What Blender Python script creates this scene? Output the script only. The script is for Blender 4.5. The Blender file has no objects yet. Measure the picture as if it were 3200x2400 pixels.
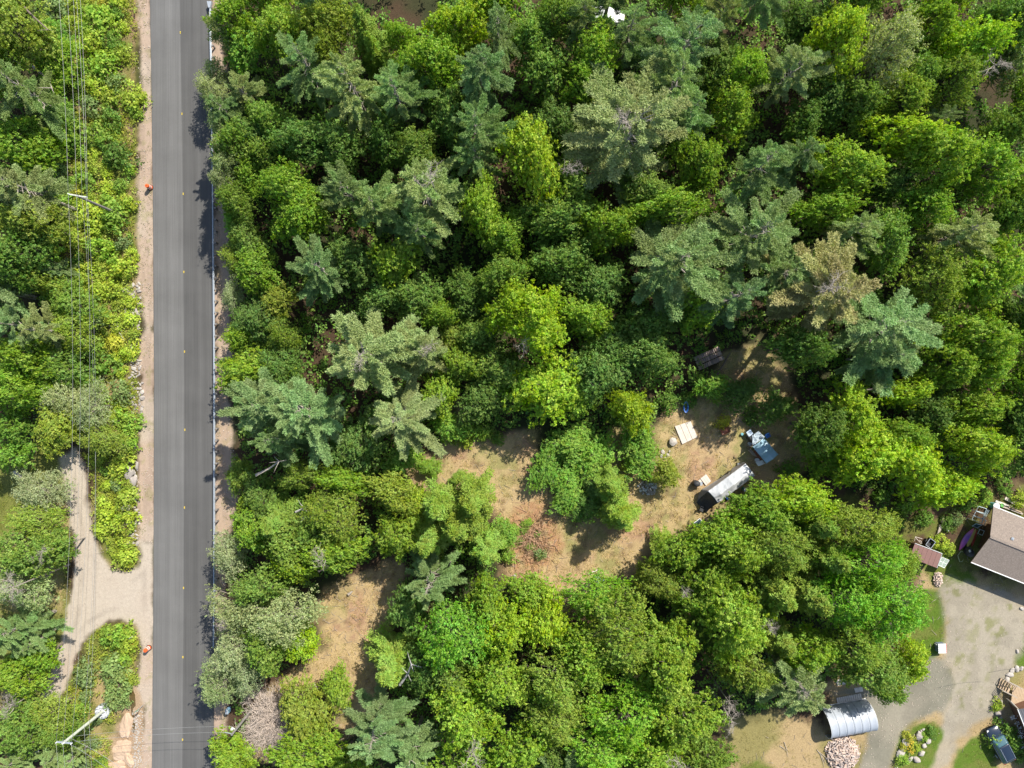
import bpy, math, random
import numpy as np
from mathutils import Vector, Matrix

random.seed(7)
scene = bpy.context.scene
# ------------------------------------------------------------------ camera, sky, sun, exposure
H = 85.0                      # flying height above the ground, metres
PPM = 26.0                    # photograph pixels per metre of ground (3200 px wide frame)
cam = bpy.data.cameras.new("camera")
cam.sensor_width = 36.0
cam.lens = 36.0 * (PPM * H) / 3200.0
cam.clip_start = 0.5
cam.clip_end = 5000.0
camo = bpy.data.objects.new("camera", cam)
camo.location = (0, 0, H)
camo.rotation_euler = (0, 0, 0)
scene.collection.objects.link(camo)
scene.camera = camo

SUN_EL = math.radians(46.0)
SUN_AZ = math.radians(36.0)            # measured from +Y towards +X
world = bpy.data.worlds.new("World")
scene.world = world
world.use_nodes = True
wn = world.node_tree
wn.nodes.clear()
wo = wn.nodes.new("ShaderNodeOutputWorld")
wb = wn.nodes.new("ShaderNodeBackground")
ws = wn.nodes.new("ShaderNodeTexSky")
ws.sky_type = 'NISHITA'
ws.sun_disc = False
ws.sun_elevation = SUN_EL
ws.sun_rotation = SUN_AZ
ws.air_density = 1.0
ws.dust_density = 1.0
wb.inputs["Strength"].default_value = 0.125
wn.links.new(ws.outputs[0], wb.inputs[0])
wn.links.new(wb.outputs[0], wo.inputs[0])

sun = bpy.data.lights.new("sun", 'SUN')
sun.energy = 4.9
sun.angle = math.radians(0.55)
sun.color = (1.0, 0.95, 0.86)
suno = bpy.data.objects.new("sun", sun)
sd = Vector((math.sin(SUN_AZ) * math.cos(SUN_EL), math.cos(SUN_AZ) * math.cos(SUN_EL), math.sin(SUN_EL)))
suno.rotation_euler = (-sd).to_track_quat('-Z', 'Y').to_euler()
suno.location = sd * 200
scene.collection.objects.link(suno)

scene.view_settings.view_transform = 'Standard'
scene.view_settings.look = 'None'
scene.view_settings.gamma = 1.0
scene.view_settings.use_curve_mapping = False
scene.view_settings.exposure = 0.78
scene.cycles.max_bounces = 6
scene.cycles.diffuse_bounces = 3
scene.cycles.glossy_bounces = 2
scene.cycles.transmission_bounces = 3
scene.cycles.transparent_max_bounces = 4

# ------------------------------------------------------------------ helpers
C = scene.collection
K = 3200.0 / 2212.0


def S(px, py, h=0.0):
    """point at height h that the photograph shows at pixel (px, py)"""
    f = (H - h) / H / PPM
    return Vector(((px - 1600.0) * f, (1200.0 - py) * f, h))


def O(ox, oy, h=0.0):
    return S(ox * K, oy * K, h)


def mesh_np(name, V, F, mats=(), smooth=False, face_attr=None, mat_idx=None):
    V = np.asarray(V, dtype=np.float32)
    F = np.asarray(F, dtype=np.int32)
    m = bpy.data.meshes.new(name)
    n, k = F.shape
    m.vertices.add(len(V))
    m.vertices.foreach_set("co", V.ravel())
    m.loops.add(n * k)
    m.loops.foreach_set("vertex_index", F.ravel())
    m.polygons.add(n)
    m.polygons.foreach_set("loop_start", np.arange(0, n * k, k, dtype=np.int32))
    try:
        m.polygons.foreach_set("loop_total", np.full(n, k, dtype=np.int32))
    except Exception:
        pass
    if smooth:
        m.polygons.foreach_set("use_smooth", np.ones(n, dtype=bool))
    else:
        m.polygons.foreach_set("use_smooth", np.zeros(n, dtype=bool))
    for mm in mats:
        m.materials.append(mm)
    if mat_idx is not None:
        m.polygons.foreach_set("material_index", np.asarray(mat_idx, dtype=np.int32))
    m.update(calc_edges=True)
    if face_attr:
        for an, av in face_attr.items():
            a = m.attributes.new(an, 'FLOAT', 'FACE')
            a.data.foreach_set("value", np.asarray(av, dtype=np.float32))
    return m


class MB:
    """collects simple solids and links them as one mesh object"""
    def __init__(self):
        self.v = []
        self.f = []
        self.mi = []
        self.cur = 0

    def add(self, vs, fs):
        b = len(self.v)
        self.v += [tuple(x) for x in vs]
        self.f += [tuple(i + b for i in f) for f in fs]
        self.mi += [self.cur] * len(fs)
        return self

    def box(self, c, s, rz=0.0, ry=0.0, rx=0.0):
        M = Matrix.Translation(Vector(c)) @ Matrix.Rotation(rz, 4, 'Z') @ Matrix.Rotation(ry, 4, 'Y') @ Matrix.Rotation(rx, 4, 'X')
        vs = []
        for x in (-.5, .5):
            for y in (-.5, .5):
                for z in (-.5, .5):
                    vs.append(M @ Vector((x * s[0], y * s[1], z * s[2])))
        return self.add(vs, [(0, 1, 3, 2), (4, 6, 7, 5), (0, 4, 5, 1), (2, 3, 7, 6), (0, 2, 6, 4), (1, 5, 7, 3)])

    def prism(self, poly, z0, z1):
        """poly: counter-clockwise (x,y) list"""
        n = len(poly)
        a = sum(poly[i][0] * poly[(i + 1) % n][1] - poly[(i + 1) % n][0] * poly[i][1] for i in range(n))
        if a < 0:
            poly = poly[::-1]
        vs = [(p[0], p[1], z0) for p in poly] + [(p[0], p[1], z1) for p in poly]
        fs = [tuple(range(n - 1, -1, -1)), tuple(range(n, 2 * n))]
        for i in range(n):
            j = (i + 1) % n
            fs.append((i, j, n + j, n + i))
        return self.add(vs, fs)

    def tube(self, pts, r, sides=6, cap=True):
        pts = [Vector(p) for p in pts]
        n = len(pts)
        rs = r if isinstance(r, (list, tuple)) else [r] * n
        vs = []
        for i, p in enumerate(pts):
            d = (pts[min(i + 1, n - 1)] - pts[max(i - 1, 0)])
            if d.length < 1e-6:
                d = Vector((0, 0, 1))
            d.normalize()
            up = Vector((0, 0, 1)) if abs(d.z) < .9 else Vector((1, 0, 0))
            a = d.cross(up).normalized()
            b = d.cross(a)
            for k in range(sides):
                t = 2 * math.pi * k / sides
                vs.append(p + (a * math.cos(t) + b * math.sin(t)) * rs[i])
        fs = []
        for i in range(n - 1):
            for k in range(sides):
                k2 = (k + 1) % sides
                fs.append((i * sides + k, i * sides + k2, (i + 1) * sides + k2, (i + 1) * sides + k))
        if cap:
            fs.append(tuple(range(sides - 1, -1, -1)))
            fs.append(tuple((n - 1) * sides + k for k in range(sides)))
        return self.add(vs, fs)

    def loft(self, rings, close=True, caps=True):
        k = len(rings[0])
        vs = [p for r in rings for p in r]
        fs = []
        for i in range(len(rings) - 1):
            for j in range(k if close else k - 1):
                j2 = (j + 1) % k
                fs.append((i * k + j, i * k + j2, (i + 1) * k + j2, (i + 1) * k + j))
        if caps and close:
            fs.append(tuple(range(k - 1, -1, -1)))
            fs.append(tuple((len(rings) - 1) * k + j for j in range(k)))
        return self.add(vs, fs)

    def mesh(self, name, mats, smooth=False):
        m = bpy.data.meshes.new(name)
        m.from_pydata(self.v, [], self.f)
        for mm in (mats if isinstance(mats, (list, tuple)) else [mats]):
            m.materials.append(mm)
        for p, i in zip(m.polygons, self.mi):
            p.material_index = i
            p.use_smooth = smooth
        m.update()
        return m

    def build(self, name, mats, parent=None, smooth=False, bevel=0.0):
        return link(name, self.mesh(name, mats, smooth), parent, bevel=bevel)


def link(name, data, parent=None, loc=None, rz=None, scale=None, bevel=0.0):
    o = bpy.data.objects.new(name, data)
    C.objects.link(o)
    if parent is not None:
        o.parent = parent
    if loc is not None:
        o.location = loc
    if rz is not None:
        o.rotation_euler = (0, 0, rz)
    if scale is not None:
        o.scale = scale
    if bevel > 0:
        b = o.modifiers.new("bevel", 'BEVEL')
        b.width = bevel
        b.segments = 2
        b.limit_method = 'ANGLE'
    return o


def tag(o, label=None, cat=None, group=None, kind=None):
    if label:
        o["label"] = label
    if cat:
        o["category"] = cat
    if group:
        o["group"] = group
    if kind:
        o["kind"] = kind
    return o


def thing(name, label, cat, loc=(0, 0, 0), rz=0.0, group=None):
    o = bpy.data.objects.new(name, None)
    o.empty_display_size = 0.2
    C.objects.link(o)
    o.location = loc
    o.rotation_euler = (0, 0, rz)
    return tag(o, label, cat, group)


# ------------------------------------------------------------------ noise (numpy)
def _lat(seed):
    return np.random.RandomState(seed).rand(256, 256)


_L = {}


def vnoise(x, y, s, seed=0):
    if seed not in _L:
        _L[seed] = _lat(seed)
    g = _L[seed]
    u = np.asarray(x) / s + 57.3
    v = np.asarray(y) / s + 91.7
    i = np.floor(u).astype(int)
    j = np.floor(v).astype(int)
    fu = u - i
    fv = v - j
    fu = fu * fu * (3 - 2 * fu)
    fv = fv * fv * (3 - 2 * fv)
    a = g[i % 256, j % 256]
    b = g[(i + 1) % 256, j % 256]
    c = g[i % 256, (j + 1) % 256]
    d = g[(i + 1) % 256, (j + 1) % 256]
    return (a * (1 - fu) + b * fu) * (1 - fv) + (c * (1 - fu) + d * fu) * fv


def fbm(x, y, s, seed=0, o=4):
    t = 0
    a = 1.0
    w = 0
    for k in range(o):
        t = t + a * vnoise(x, y, s / 2 ** k, seed + k)
        w += a
        a *= .55
    return t / w          # 0..1


def sdf(poly, X, Y):
    """signed distance, negative inside; poly in world coords"""
    P = np.array(poly, dtype=float)
    d = np.full(X.shape, 1e9)
    ins = np.zeros(X.shape, bool)
    n = len(P)
    for i in range(n):
        a = P[i]
        b = P[(i + 1) % n]
        e = b - a
        wx = X - a[0]
        wy = Y - a[1]
        t = np.clip((wx * e[0] + wy * e[1]) / (e @ e + 1e-9), 0, 1)
        d = np.minimum(d, (wx - e[0] * t) ** 2 + (wy - e[1] * t) ** 2)
        c = ((a[1] > Y) != (b[1] > Y))
        with np.errstate(divide='ignore', invalid='ignore'):
            xi = (b[0] - a[0]) * (Y - a[1]) / (b[1] - a[1] + 1e-12) + a[0]
        ins ^= (c & (X < xi))
    return np.where(ins, -1, 1) * np.sqrt(d)


def sm(e0, e1, x):
    t = np.clip((x - e0) / (e1 - e0), 0, 1)
    return t * t * (3 - 2 * t)


def PO(pts):
    return [(O(a, b).x, O(a, b).y) for a, b in pts]


def PS(pts):
    return [(S(a, b).x, S(a, b).y) for a, b in pts]


# ------------------------------------------------------------------ materials
def new_mat(name):
    m = bpy.data.materials.new(name)
    m.use_nodes = True
    nt = m.node_tree
    bs = nt.nodes["Principled BSDF"]
    return m, nt, bs


def N(nt, t, **kw):
    n = nt.nodes.new(t)
    for k, v in kw.items():
        setattr(n, k, v)
    return n


def simple(name, col, rough=.7, metal=0.0, noise=0.12, nscale=6.0, bump=0.0, spec=None, dirt=None):
    m, nt, bs = new_mat(name)
    tc = N(nt, "ShaderNodeTexCoord")
    no = N(nt, "ShaderNodeTexNoise")
    no.inputs["Scale"].default_value = nscale
    no.inputs["Detail"].default_value = 6
    nt.links.new(tc.outputs["Object"], no.inputs["Vector"])
    mr = N(nt, "ShaderNodeMapRange")
    mr.inputs["From Min"].default_value = .3
    mr.inputs["From Max"].default_value = .7
    mr.inputs["To Min"].default_value = 1 - noise
    mr.inputs["To Max"].default_value = 1 + noise
    nt.links.new(no.outputs["Fac"], mr.inputs["Value"])
    mx = N(nt, "ShaderNodeVectorMath", operation='SCALE')
    mx.inputs[0].default_value = tuple(c_ * .86 for c_ in col)
    nt.links.new(mr.outputs[0], mx.inputs["Scale"])
    out = mx.outputs[0]
    if dirt is not None:
        n2 = N(nt, "ShaderNodeTexNoise")
        n2.inputs["Scale"].default_value = nscale * .35
        n2.inputs["Detail"].default_value = 8
        nt.links.new(tc.outputs["Object"], n2.inputs["Vector"])
        r2 = N(nt, "ShaderNodeMapRange")
        r2.inputs["From Min"].default_value = .52
        r2.inputs["From Max"].default_value = .72
        nt.links.new(n2.outputs["Fac"], r2.inputs["Value"])
        mm = N(nt, "ShaderNodeMix", data_type='RGBA')
        nt.links.new(r2.outputs[0], mm.inputs["Factor"])
        nt.links.new(out, mm.inputs["A"])
        mm.inputs["B"].default_value = (*dirt, 1)
        out = mm.outputs["Result"]
    nt.links.new(out, bs.inputs["Base Color"])
    bs.inputs["Roughness"].default_value = rough
    bs.inputs["Metallic"].default_value = metal
    if spec is not None:
        bs.inputs["Specular IOR Level"].default_value = spec
    if bump > 0:
        bp = N(nt, "ShaderNodeBump")
        bp.inputs["Strength"].default_value = bump
        bp.inputs["Distance"].default_value = .03
        nt.links.new(no.outputs["Fac"], bp.inputs["Height"])
        nt.links.new(bp.outputs[0], bs.inputs["Normal"])
    return m


def foliage_mat(name, trans=.3, hue=0.5):
    """leaf colour comes from the object's own colour; each leaf varies a little in lightness and hue"""
    m, nt, bs = new_mat(name)
    oi = N(nt, "ShaderNodeObjectInfo")
    at = N(nt, "ShaderNodeAttribute", attribute_name="var")
    at2 = N(nt, "ShaderNodeAttribute", attribute_name="hue")
    mr = N(nt, "ShaderNodeMapRange")
    mr.inputs["To Min"].default_value = .62
    mr.inputs["To Max"].default_value = 1.38
    nt.links.new(at.outputs["Fac"], mr.inputs["Value"])
    hs = N(nt, "ShaderNodeHueSaturation")
    mh = N(nt, "ShaderNodeMapRange")
    mh.inputs["To Min"].default_value = .5 - .035
    mh.inputs["To Max"].default_value = .5 + .035
    nt.links.new(at2.outputs["Fac"], mh.inputs["Value"])
    nt.links.new(mh.outputs[0], hs.inputs["Hue"])
    tcf = N(nt, "ShaderNodeTexCoord")
    nof = N(nt, "ShaderNodeTexNoise")
    nof.inputs["Scale"].default_value = .55
    nof.inputs["Detail"].default_value = 3
    nt.links.new(tcf.outputs["Object"], nof.inputs["Vector"])
    mrf = N(nt, "ShaderNodeMapRange")
    mrf.inputs["From Min"].default_value = .3
    mrf.inputs["From Max"].default_value = .7
    mrf.inputs["To Min"].default_value = .8
    mrf.inputs["To Max"].default_value = 1.22
    nt.links.new(nof.outputs["Fac"], mrf.inputs["Value"])
    mm_ = N(nt, "ShaderNodeMath", operation='MULTIPLY')
    nt.links.new(mr.outputs[0], mm_.inputs[0])
    nt.links.new(mrf.outputs[0], mm_.inputs[1])
    nt.links.new(mm_.outputs[0], hs.inputs["Value"])
    mrs = N(nt, "ShaderNodeMapRange")
    mrs.inputs["From Min"].default_value = .3
    mrs.inputs["From Max"].default_value = .7
    mrs.inputs["To Min"].default_value = 1.06
    mrs.inputs["To Max"].default_value = .90
    nt.links.new(nof.outputs["Fac"], mrs.inputs["Value"])
    nt.links.new(mrs.outputs[0], hs.inputs["Saturation"])
    nt.links.new(oi.outputs["Color"], hs.inputs["Color"])
    nt.links.new(hs.outputs[0], bs.inputs["Base Color"])
    bs.inputs["Roughness"].default_value = .55
    bs.inputs["Specular IOR Level"].default_value = .12
    tr = N(nt, "ShaderNodeBsdfTranslucent")
    mxc = N(nt, "ShaderNodeMix", data_type='RGBA', blend_type='MULTIPLY')
    mxc.inputs["Factor"].default_value = 1
    nt.links.new(hs.outputs[0], mxc.inputs["A"])
    mxc.inputs["B"].default_value = (1.35, 1.5, .6, 1)
    nt.links.new(mxc.outputs["Result"], tr.inputs["Color"])
    ms = N(nt, "ShaderNodeMixShader")
    ms.inputs[0].default_value = trans
    nt.links.new(bs.outputs[0], ms.inputs[1])
    nt.links.new(tr.outputs[0], ms.inputs[2])
    nt.links.new(ms.outputs[0], nt.nodes["Material Output"].inputs["Surface"])
    return m


M_LEAF = foliage_mat("leaf", .38)
M_NEEDLE = foliage_mat("needle", .2)
M_BARK = simple("bark_grey", (.16, .125, .10), .9, nscale=9, noise=.35, bump=.5)
M_PALEBARK = simple("bark_pale", (.36, .31, .26), .85, nscale=7, noise=.3, dirt=(.12, .1, .08))
M_DEAD = simple("dead_twigs", (.34, .28, .23), .9, nscale=4, noise=.3)
M_BIRCH = simple("bark_birch", (.47, .44, .40), .8, nscale=8, noise=.15, dirt=(.1, .09, .08))


def ground_mat(name, fine=(6.0, 45.0), amp=(.22, .3), bump=.5, rough=.95, pebble=0.0):
    m, nt, bs = new_mat(name)
    at = N(nt, "ShaderNodeAttribute", attribute_name="Col")
    tc = N(nt, "ShaderNodeTexCoord")
    out = at.outputs["Color"]
    last = None
    for sc, am in zip(fine, amp):
        no = N(nt, "ShaderNodeTexNoise")
        no.inputs["Scale"].default_value = sc
        no.inputs["Detail"].default_value = 5
        no.inputs["Roughness"].default_value = .65
        nt.links.new(tc.outputs["Object"], no.inputs["Vector"])
        mr = N(nt, "ShaderNodeMapRange")
        mr.inputs["From Min"].default_value = .3
        mr.inputs["From Max"].default_value = .7
        mr.inputs["To Min"].default_value = 1 - am
        mr.inputs["To Max"].default_value = 1 + am
        nt.links.new(no.outputs["Fac"], mr.inputs["Value"])
        mx = N(nt, "ShaderNodeVectorMath", operation='SCALE')
        nt.links.new(out, mx.inputs[0])
        nt.links.new(mr.outputs[0], mx.inputs["Scale"])
        out = mx.outputs[0]
        last = no
    if pebble > 0:
        vo = N(nt, "ShaderNodeTexVoronoi")
        vo.inputs["Scale"].default_value = 9
        nt.links.new(tc.outputs["Object"], vo.inputs["Vector"])
        mr = N(nt, "ShaderNodeMapRange")
        mr.inputs["To Min"].default_value = 1 - pebble
        mr.inputs["To Max"].default_value = 1 + pebble
        nt.links.new(vo.outputs["Color"], mr.inputs["Value"])
        mx = N(nt, "ShaderNodeVectorMath", operation='SCALE')
        nt.links.new(out, mx.inputs[0])
        nt.links.new(mr.outputs[0], mx.inputs["Scale"])
        out = mx.outputs[0]
    nt.links.new(out, bs.inputs["Base Color"])
    bs.inputs["Roughness"].default_value = rough
    bs.inputs["Specular IOR Level"].default_value = .15
    bp = N(nt, "ShaderNodeBump")
    bp.inputs["Strength"].default_value = bump
    bp.inputs["Distance"].default_value = .05
    nt.links.new(last.outputs["Fac"], bp.inputs["Height"])
    nt.links.new(bp.outputs[0], bs.inputs["Normal"])
    return m


M_GROUND = ground_mat("ground_soil", bump=.8)
M_GRAVEL = ground_mat("gravel", fine=(3.0, 30.0), amp=(.07, .14), bump=.35, pebble=.08)

# ------------------------------------------------------------------ ground layout (all in photograph coordinates, brought to metres)
road_y = [-60, 0, 300, 600, 1200, 1800, 2100, 2400, 2470]
road_l = [468, 469, 474, 478, 482, 480, 478, 475, 474]
road_r = [655, 657, 663, 667, 671.5, 671, 669, 667, 666]


def road_x(py, side):
    return float(np.interp(py, road_y, road_l if side < 0 else road_r))


CLEAR1 = PO([(985, 860), (1012, 870), (1012, 925), (1060, 950), (1165, 925), (1170, 1000), (1190, 1060), (1230, 1110), (1290, 1090),
             (1310, 980), (1322, 930), (1350, 935), (1345, 1000), (1400, 1040), (1412, 940), (1440, 880), (1540, 850), (1560, 770),
             (1640, 740), (1700, 800), (1720, 900), (1750, 1000), (1700, 1060), (1600, 1080), (1500, 1190), (1400, 1200), (1370, 1260),
             (1290, 1300), (1230, 1340), (1150, 1310), (1090, 1250), (1090, 1180), (1060, 1110), (900, 1110), (870, 1020), (920, 985), (970, 955)])
CLEAR2 = PO([(560, 1500), (640, 1440), (700, 1390), (680, 1330), (700, 1270), (790, 1235), (850, 1210), (880, 1240), (850, 1300),
             (840, 1380), (820, 1420), (820, 1560), (740, 1600), (700, 1480), (650, 1500), (590, 1640), (540, 1640)])
YARD = PO([(1590, 1700), (1555, 1560), (1700, 1540), (1780, 1560), (1790, 1480), (1950, 1400), (1970, 1280), (2000, 1180),
           (2060, 1080), (2240, 1040), (2260, 1700)])
YARD_S = PO([(1760, 1040), (1900, 1090), (2100, 1060), (2240, 1040), (2240, 1240), (2020, 1240), (1960, 1180)])
TRACK = PS([(181, 1425), (199, 1500), (210, 1562), (235, 1688), (229, 1779), (217, 1908), (195, 1988), (155, 2125), (133, 2180),
            (155, 2204), (192, 2172), (231, 2082), (253, 2017), (297, 1966), (344, 1937), (380, 1931), (427, 1952), (441, 2002),
            (440, 2050), (480, 2050), (482, 1700), (438, 1690), (437, 1764), (398, 1789), (344, 1782), (307, 1717), (286, 1652),
            (271, 1562), (268, 1453), (235, 1405)])
SHO_L = PS([(425, -80), (436, 60), (438, 220), (446, 330), (432, 420), (430, 620), (430, 760), (432, 900), (448, 1000), (436, 1120),
            (444, 1260), (436, 1370), (426, 1440), (430, 1560), (440, 1690), (484, 1700), (484, 1200), (481, 600), (472, -80)])
SHO_L2 = PS([(440, 2000), (436, 2060), (430, 2130), (452, 2200), (448, 2300), (446, 2480), (478, 2480), (482, 2000)])
SHO_R = PS([(655, -80), (664, 300), (668, 600), (672, 1200), (672, 1800), (668, 2480), (690, 2480), (712, 2250), (700, 1750),
            (742, 1560), (730, 1400), (715, 1250), (725, 950), (716, 700), (706, 400), (696, -80)])
DRIVE_G = PO([(1835, 1490), (1960, 1462), (2010, 1425), (2060, 1420), (2075, 1500), (2040, 1540), (1980, 1555), (1945, 1590),
              (1930, 1640), (1925, 1700), (1840, 1700), (1862, 1640), (1880, 1590), (1880, 1560), (1850, 1500), (1790, 1500)])
DRIVE_L = PO([(2035, 1245), (2215, 1295), (2240, 1295), (2240, 1390), (2215, 1380), (2190, 1430), (2195, 1450), (2170, 1480), (2160, 1540),
              (2110, 1560), (2070, 1600), (2040, 1660), (2020, 1700), (1985, 1700), (2010, 1640), (2030, 1590), (2035, 1545),
              (2060, 1480), (2040, 1430), (2040, 1330), (2028, 1270)])
LAWNS = [PO([(1985, 1270), (2030, 1275), (2045, 1330), (2045, 1400), (2010, 1425), (1970, 1430), (1960, 1350)]),
         PO([(2045, 1700), (2070, 1620), (2120, 1585), (2150, 1615), (2165, 1700)]),
         PO([(2195, 1440), (2185, 1400), (2212, 1360), (2250, 1360), (2250, 1440)]),
         PO([(1935, 1700), (1930, 1640), (1950, 1580), (2020, 1555), (2035, 1580), (2020, 1640), (1990, 1700)]),
         PO([(1990, 1180), (2040, 1190), (2110, 1250), (2100, 1290), (2030, 1270), (2000, 1240)]),
         PO([(1600, 1700), (1600, 1650), (1650, 1640), (1690, 1670), (1700, 1700)])]
STRIP = PO([(130, -60), (300, -60), (300, 500), (300, 1000), (300, 1230), (220, 1235), (200, 1000), (180, 960), (150, 800), (120, 400)])
GREENL = PO([(-60, 980), (60, 955), (140, 965), (150, 1100), (155, 1400), (100, 1520), (-60, 1520)])
GREENP = PO([(170, 1420), (200, 1350), (300, 1350), (300, 1480), (260, 1560), (230, 1720), (90, 1720), (110, 1560)])
SANDP = PO([(262, 1480), (312, 1480), (316, 1720), (232, 1720), (245, 1600), (260, 1550)])

COLS = dict(
    litter=(.075, .047, .028), litter2=(.04, .045, .018), tan=(.41, .30, .155), pink=(.37, .235, .14), olive=(.25, .24, .085),
    strip=(.24, .19, .08), stripg=(.15, .17, .03), gravel=(.40, .30, .225), track=(.44, .375, .30), grey=(.215, .20, .15),
    light=(.33, .29, .22), lawn=(.095, .155, .018), grass=(.16, .17, .04), sand=(.38, .27, .17))
COLS = {k: np.array(v) for k, v in COLS.items()}


def lerp(a, b, t):
    return a + (b - a) * t[..., None]


def ground_colour(X, Y):
    n1 = fbm(X, Y, 6, 11)
    n2 = fbm(X, Y, 1.6, 21)
    n3 = fbm(X, Y, 14, 31)
    n4 = fbm(X, Y, .7, 41, 3)
    edge = (n2 - .5) * 2.2 + (n4 - .5) * .8
    col = lerp(np.broadcast_to(COLS['litter'], X.shape + (3,)), COLS['litter2'], sm(.4, .65, n1))

    def over(col, poly, c, soft=.5, eamp=1.0):
        d = sdf(poly, X, Y) + edge * eamp
        t = 1 - sm(-soft, soft, d)
        return lerp(col, c, t)
    strip = lerp(np.broadcast_to(COLS['strip'], X.shape + (3,)), COLS['stripg'], sm(.4, .6, n2))
    strip = lerp(strip, COLS['pink'], sm(.58, .72, n1) * .7)
    col = over(col, STRIP, strip, .8)
    col = over(col, PO([(280, -60), (291, -60), (293, 120), (290, 240), (284, 340), (274, 335), (281, 230), (283, 110)]), COLS['pink'] * .75, .3, .4)
    tan = lerp(np.broadcast_to(COLS['tan'], X.shape + (3,)), COLS['pink'], sm(.5, .68, n1))
    tan = lerp(tan, COLS['olive'], sm(.42, .6, fbm(X, Y, 4.0, 77)) * .8)
    tan = lerp(tan, COLS['tan'] * 1.12, sm(.52, .62, fbm(X, Y, 1.1, 87, 4)) * .7)
    tan = lerp(tan, COLS['litter'] * 2.2, sm(.60, .70, fbm(X, Y, .9, 83, 4)) * .6)
    tan = lerp(tan, COLS['tan'] * 1.15, sm(.55, .7, n4) * .6)
    col = over(col, CLEAR1, tan, .7)
    col = over(col, PO([(1105, 1090), (1150, 1075), (1200, 1120), (1215, 1180), (1170, 1240), (1120, 1230), (1100, 1170)]), lerp(np.broadcast_to(COLS['pink'] * np.array([1.02, .9, .8]), X.shape + (3,)), COLS['tan'], sm(.5, .7, n4)), .9)
    col = over(col, CLEAR2, tan, .7)
    grass = lerp(np.broadcast_to(COLS['grass'], X.shape + (3,)), COLS['tan'], sm(.45, .65, n1) * .8)
    col = over(col, GREENL, grass, .8)
    col = over(col, GREENP, grass, .8)
    yard = lerp(np.broadcast_to(COLS['tan'] * .95, X.shape + (3,)), COLS['grass'], sm(.42, .6, n1) * .6)
    col = over(col, YARD, yard, .8)
    col = over(col, YARD_S, lerp(np.broadcast_to(COLS['litter'] * 1.2, X.shape + (3,)), COLS['grass'] * .85, sm(.38, .55, n2)), .8)
    sand = lerp(np.broadcast_to(COLS['sand'], X.shape + (3,)), COLS['pink'], sm(.4, .65, n2) * .6)
    col = over(col, SANDP, sand, .5)
    lg = lerp(np.broadcast_to(COLS['lawn'], X.shape + (3,)), COLS['grass'], sm(.5, .68, n2) * .7)
    for L in LAWNS:
        col = over(col, L, lg, .35, .5)
    grey = lerp(np.broadcast_to(COLS['grey'], X.shape + (3,)), COLS['light'], sm(.45, .7, n1) * .5)
    light = lerp(np.broadcast_to(COLS['light'], X.shape + (3,)), COLS['tan'] * .95, sm(.5, .7, n3) * .45)
    light = lerp(light, COLS['grass'], sm(.6, .72, n2) * .6)
    col = over(col, DRIVE_G, grey, .5, .6)
    col = over(col, DRIVE_L, light, .6, .7)
    # wheel tracks: grass between them, darker damp streaks
    for wp in (PO([(2098, 1262), (2118, 1268), (2108, 1400), (2078, 1500), (2060, 1496), (2090, 1400)]),
               PO([(2150, 1300), (2162, 1304), (2150, 1420), (2118, 1530), (2104, 1526), (2138, 1420)])):
        dd = sdf(wp, X, Y) + edge * .5
        col = lerp(col, COLS['grass'], (1 - sm(-.3, .7, dd)) * sm(.42, .66, n4) * .4)
    col = lerp(col, col * .86, sm(.5, .64, fbm(X, Y, 2.6, 301, 4)) * (sdf(DRIVE_L, X, Y) < .6) + sm(.5, .64, fbm(X, Y, 3.1, 311, 4)) * (sdf(DRIVE_G, X, Y) < .6))
    gr = lerp(np.broadcast_to(COLS['gravel'], X.shape + (3,)), COLS['track'], sm(.4, .7, n1) * .6)
    gr = lerp(gr, COLS['olive'], sm(.62, .72, n4) * .35)
    trk = lerp(np.broadcast_to(COLS['track'], X.shape + (3,)), COLS['gravel'], sm(.5, .75, n3) * .6)
    col = over(col, SHO_R, lerp(gr, COLS['pink'], sm(.3, .8, n1) * .5), .4, .6)
    col = over(col, SHO_L, gr, .3, .5)
    col = over(col, SHO_L2, gr, .3, .5)
    col = over(col, TRACK, trk, .3, .45)
    tr_ = sdf(TRACK, X, Y)
    col = lerp(col, col * .84, (tr_ < .3) * sm(.15, .5, np.abs(tr_ + 1.15) * -1 + .6) * sm(.3, .7, fbm(X, Y, 2.2, 321)))
    sl_ = np.minimum(sdf(SHO_L, X, Y), sdf(SHO_R, X, Y))
    col = lerp(col, col * .84, (sl_ < 0) * sm(.5, .62, fbm(X * 3.0, Y * .5, 1.6, 331, 3)) * .8)
    for L in (LAWNS[3],):
        col = over(col, L, lg, .3, .4)
    return np.clip(col * .83, 0.005, .9)


def add_col(m, V):
    c = ground_colour(V[:, 0], V[:, 1])
    a = m.attributes.new("Col", 'FLOAT_COLOR', 'POINT')
    a.data.foreach_set("color", np.concatenate([c, np.ones((len(c), 1))], 1).astype(np.float32).ravel())


def grid_faces(nx, ny):
    i, j = np.meshgrid(np.arange(nx - 1), np.arange(ny - 1), indexing='ij')
    a = (i * ny + j).ravel()
    return np.stack([a, a + ny, a + ny + 1, a + 1], 1)


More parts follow.
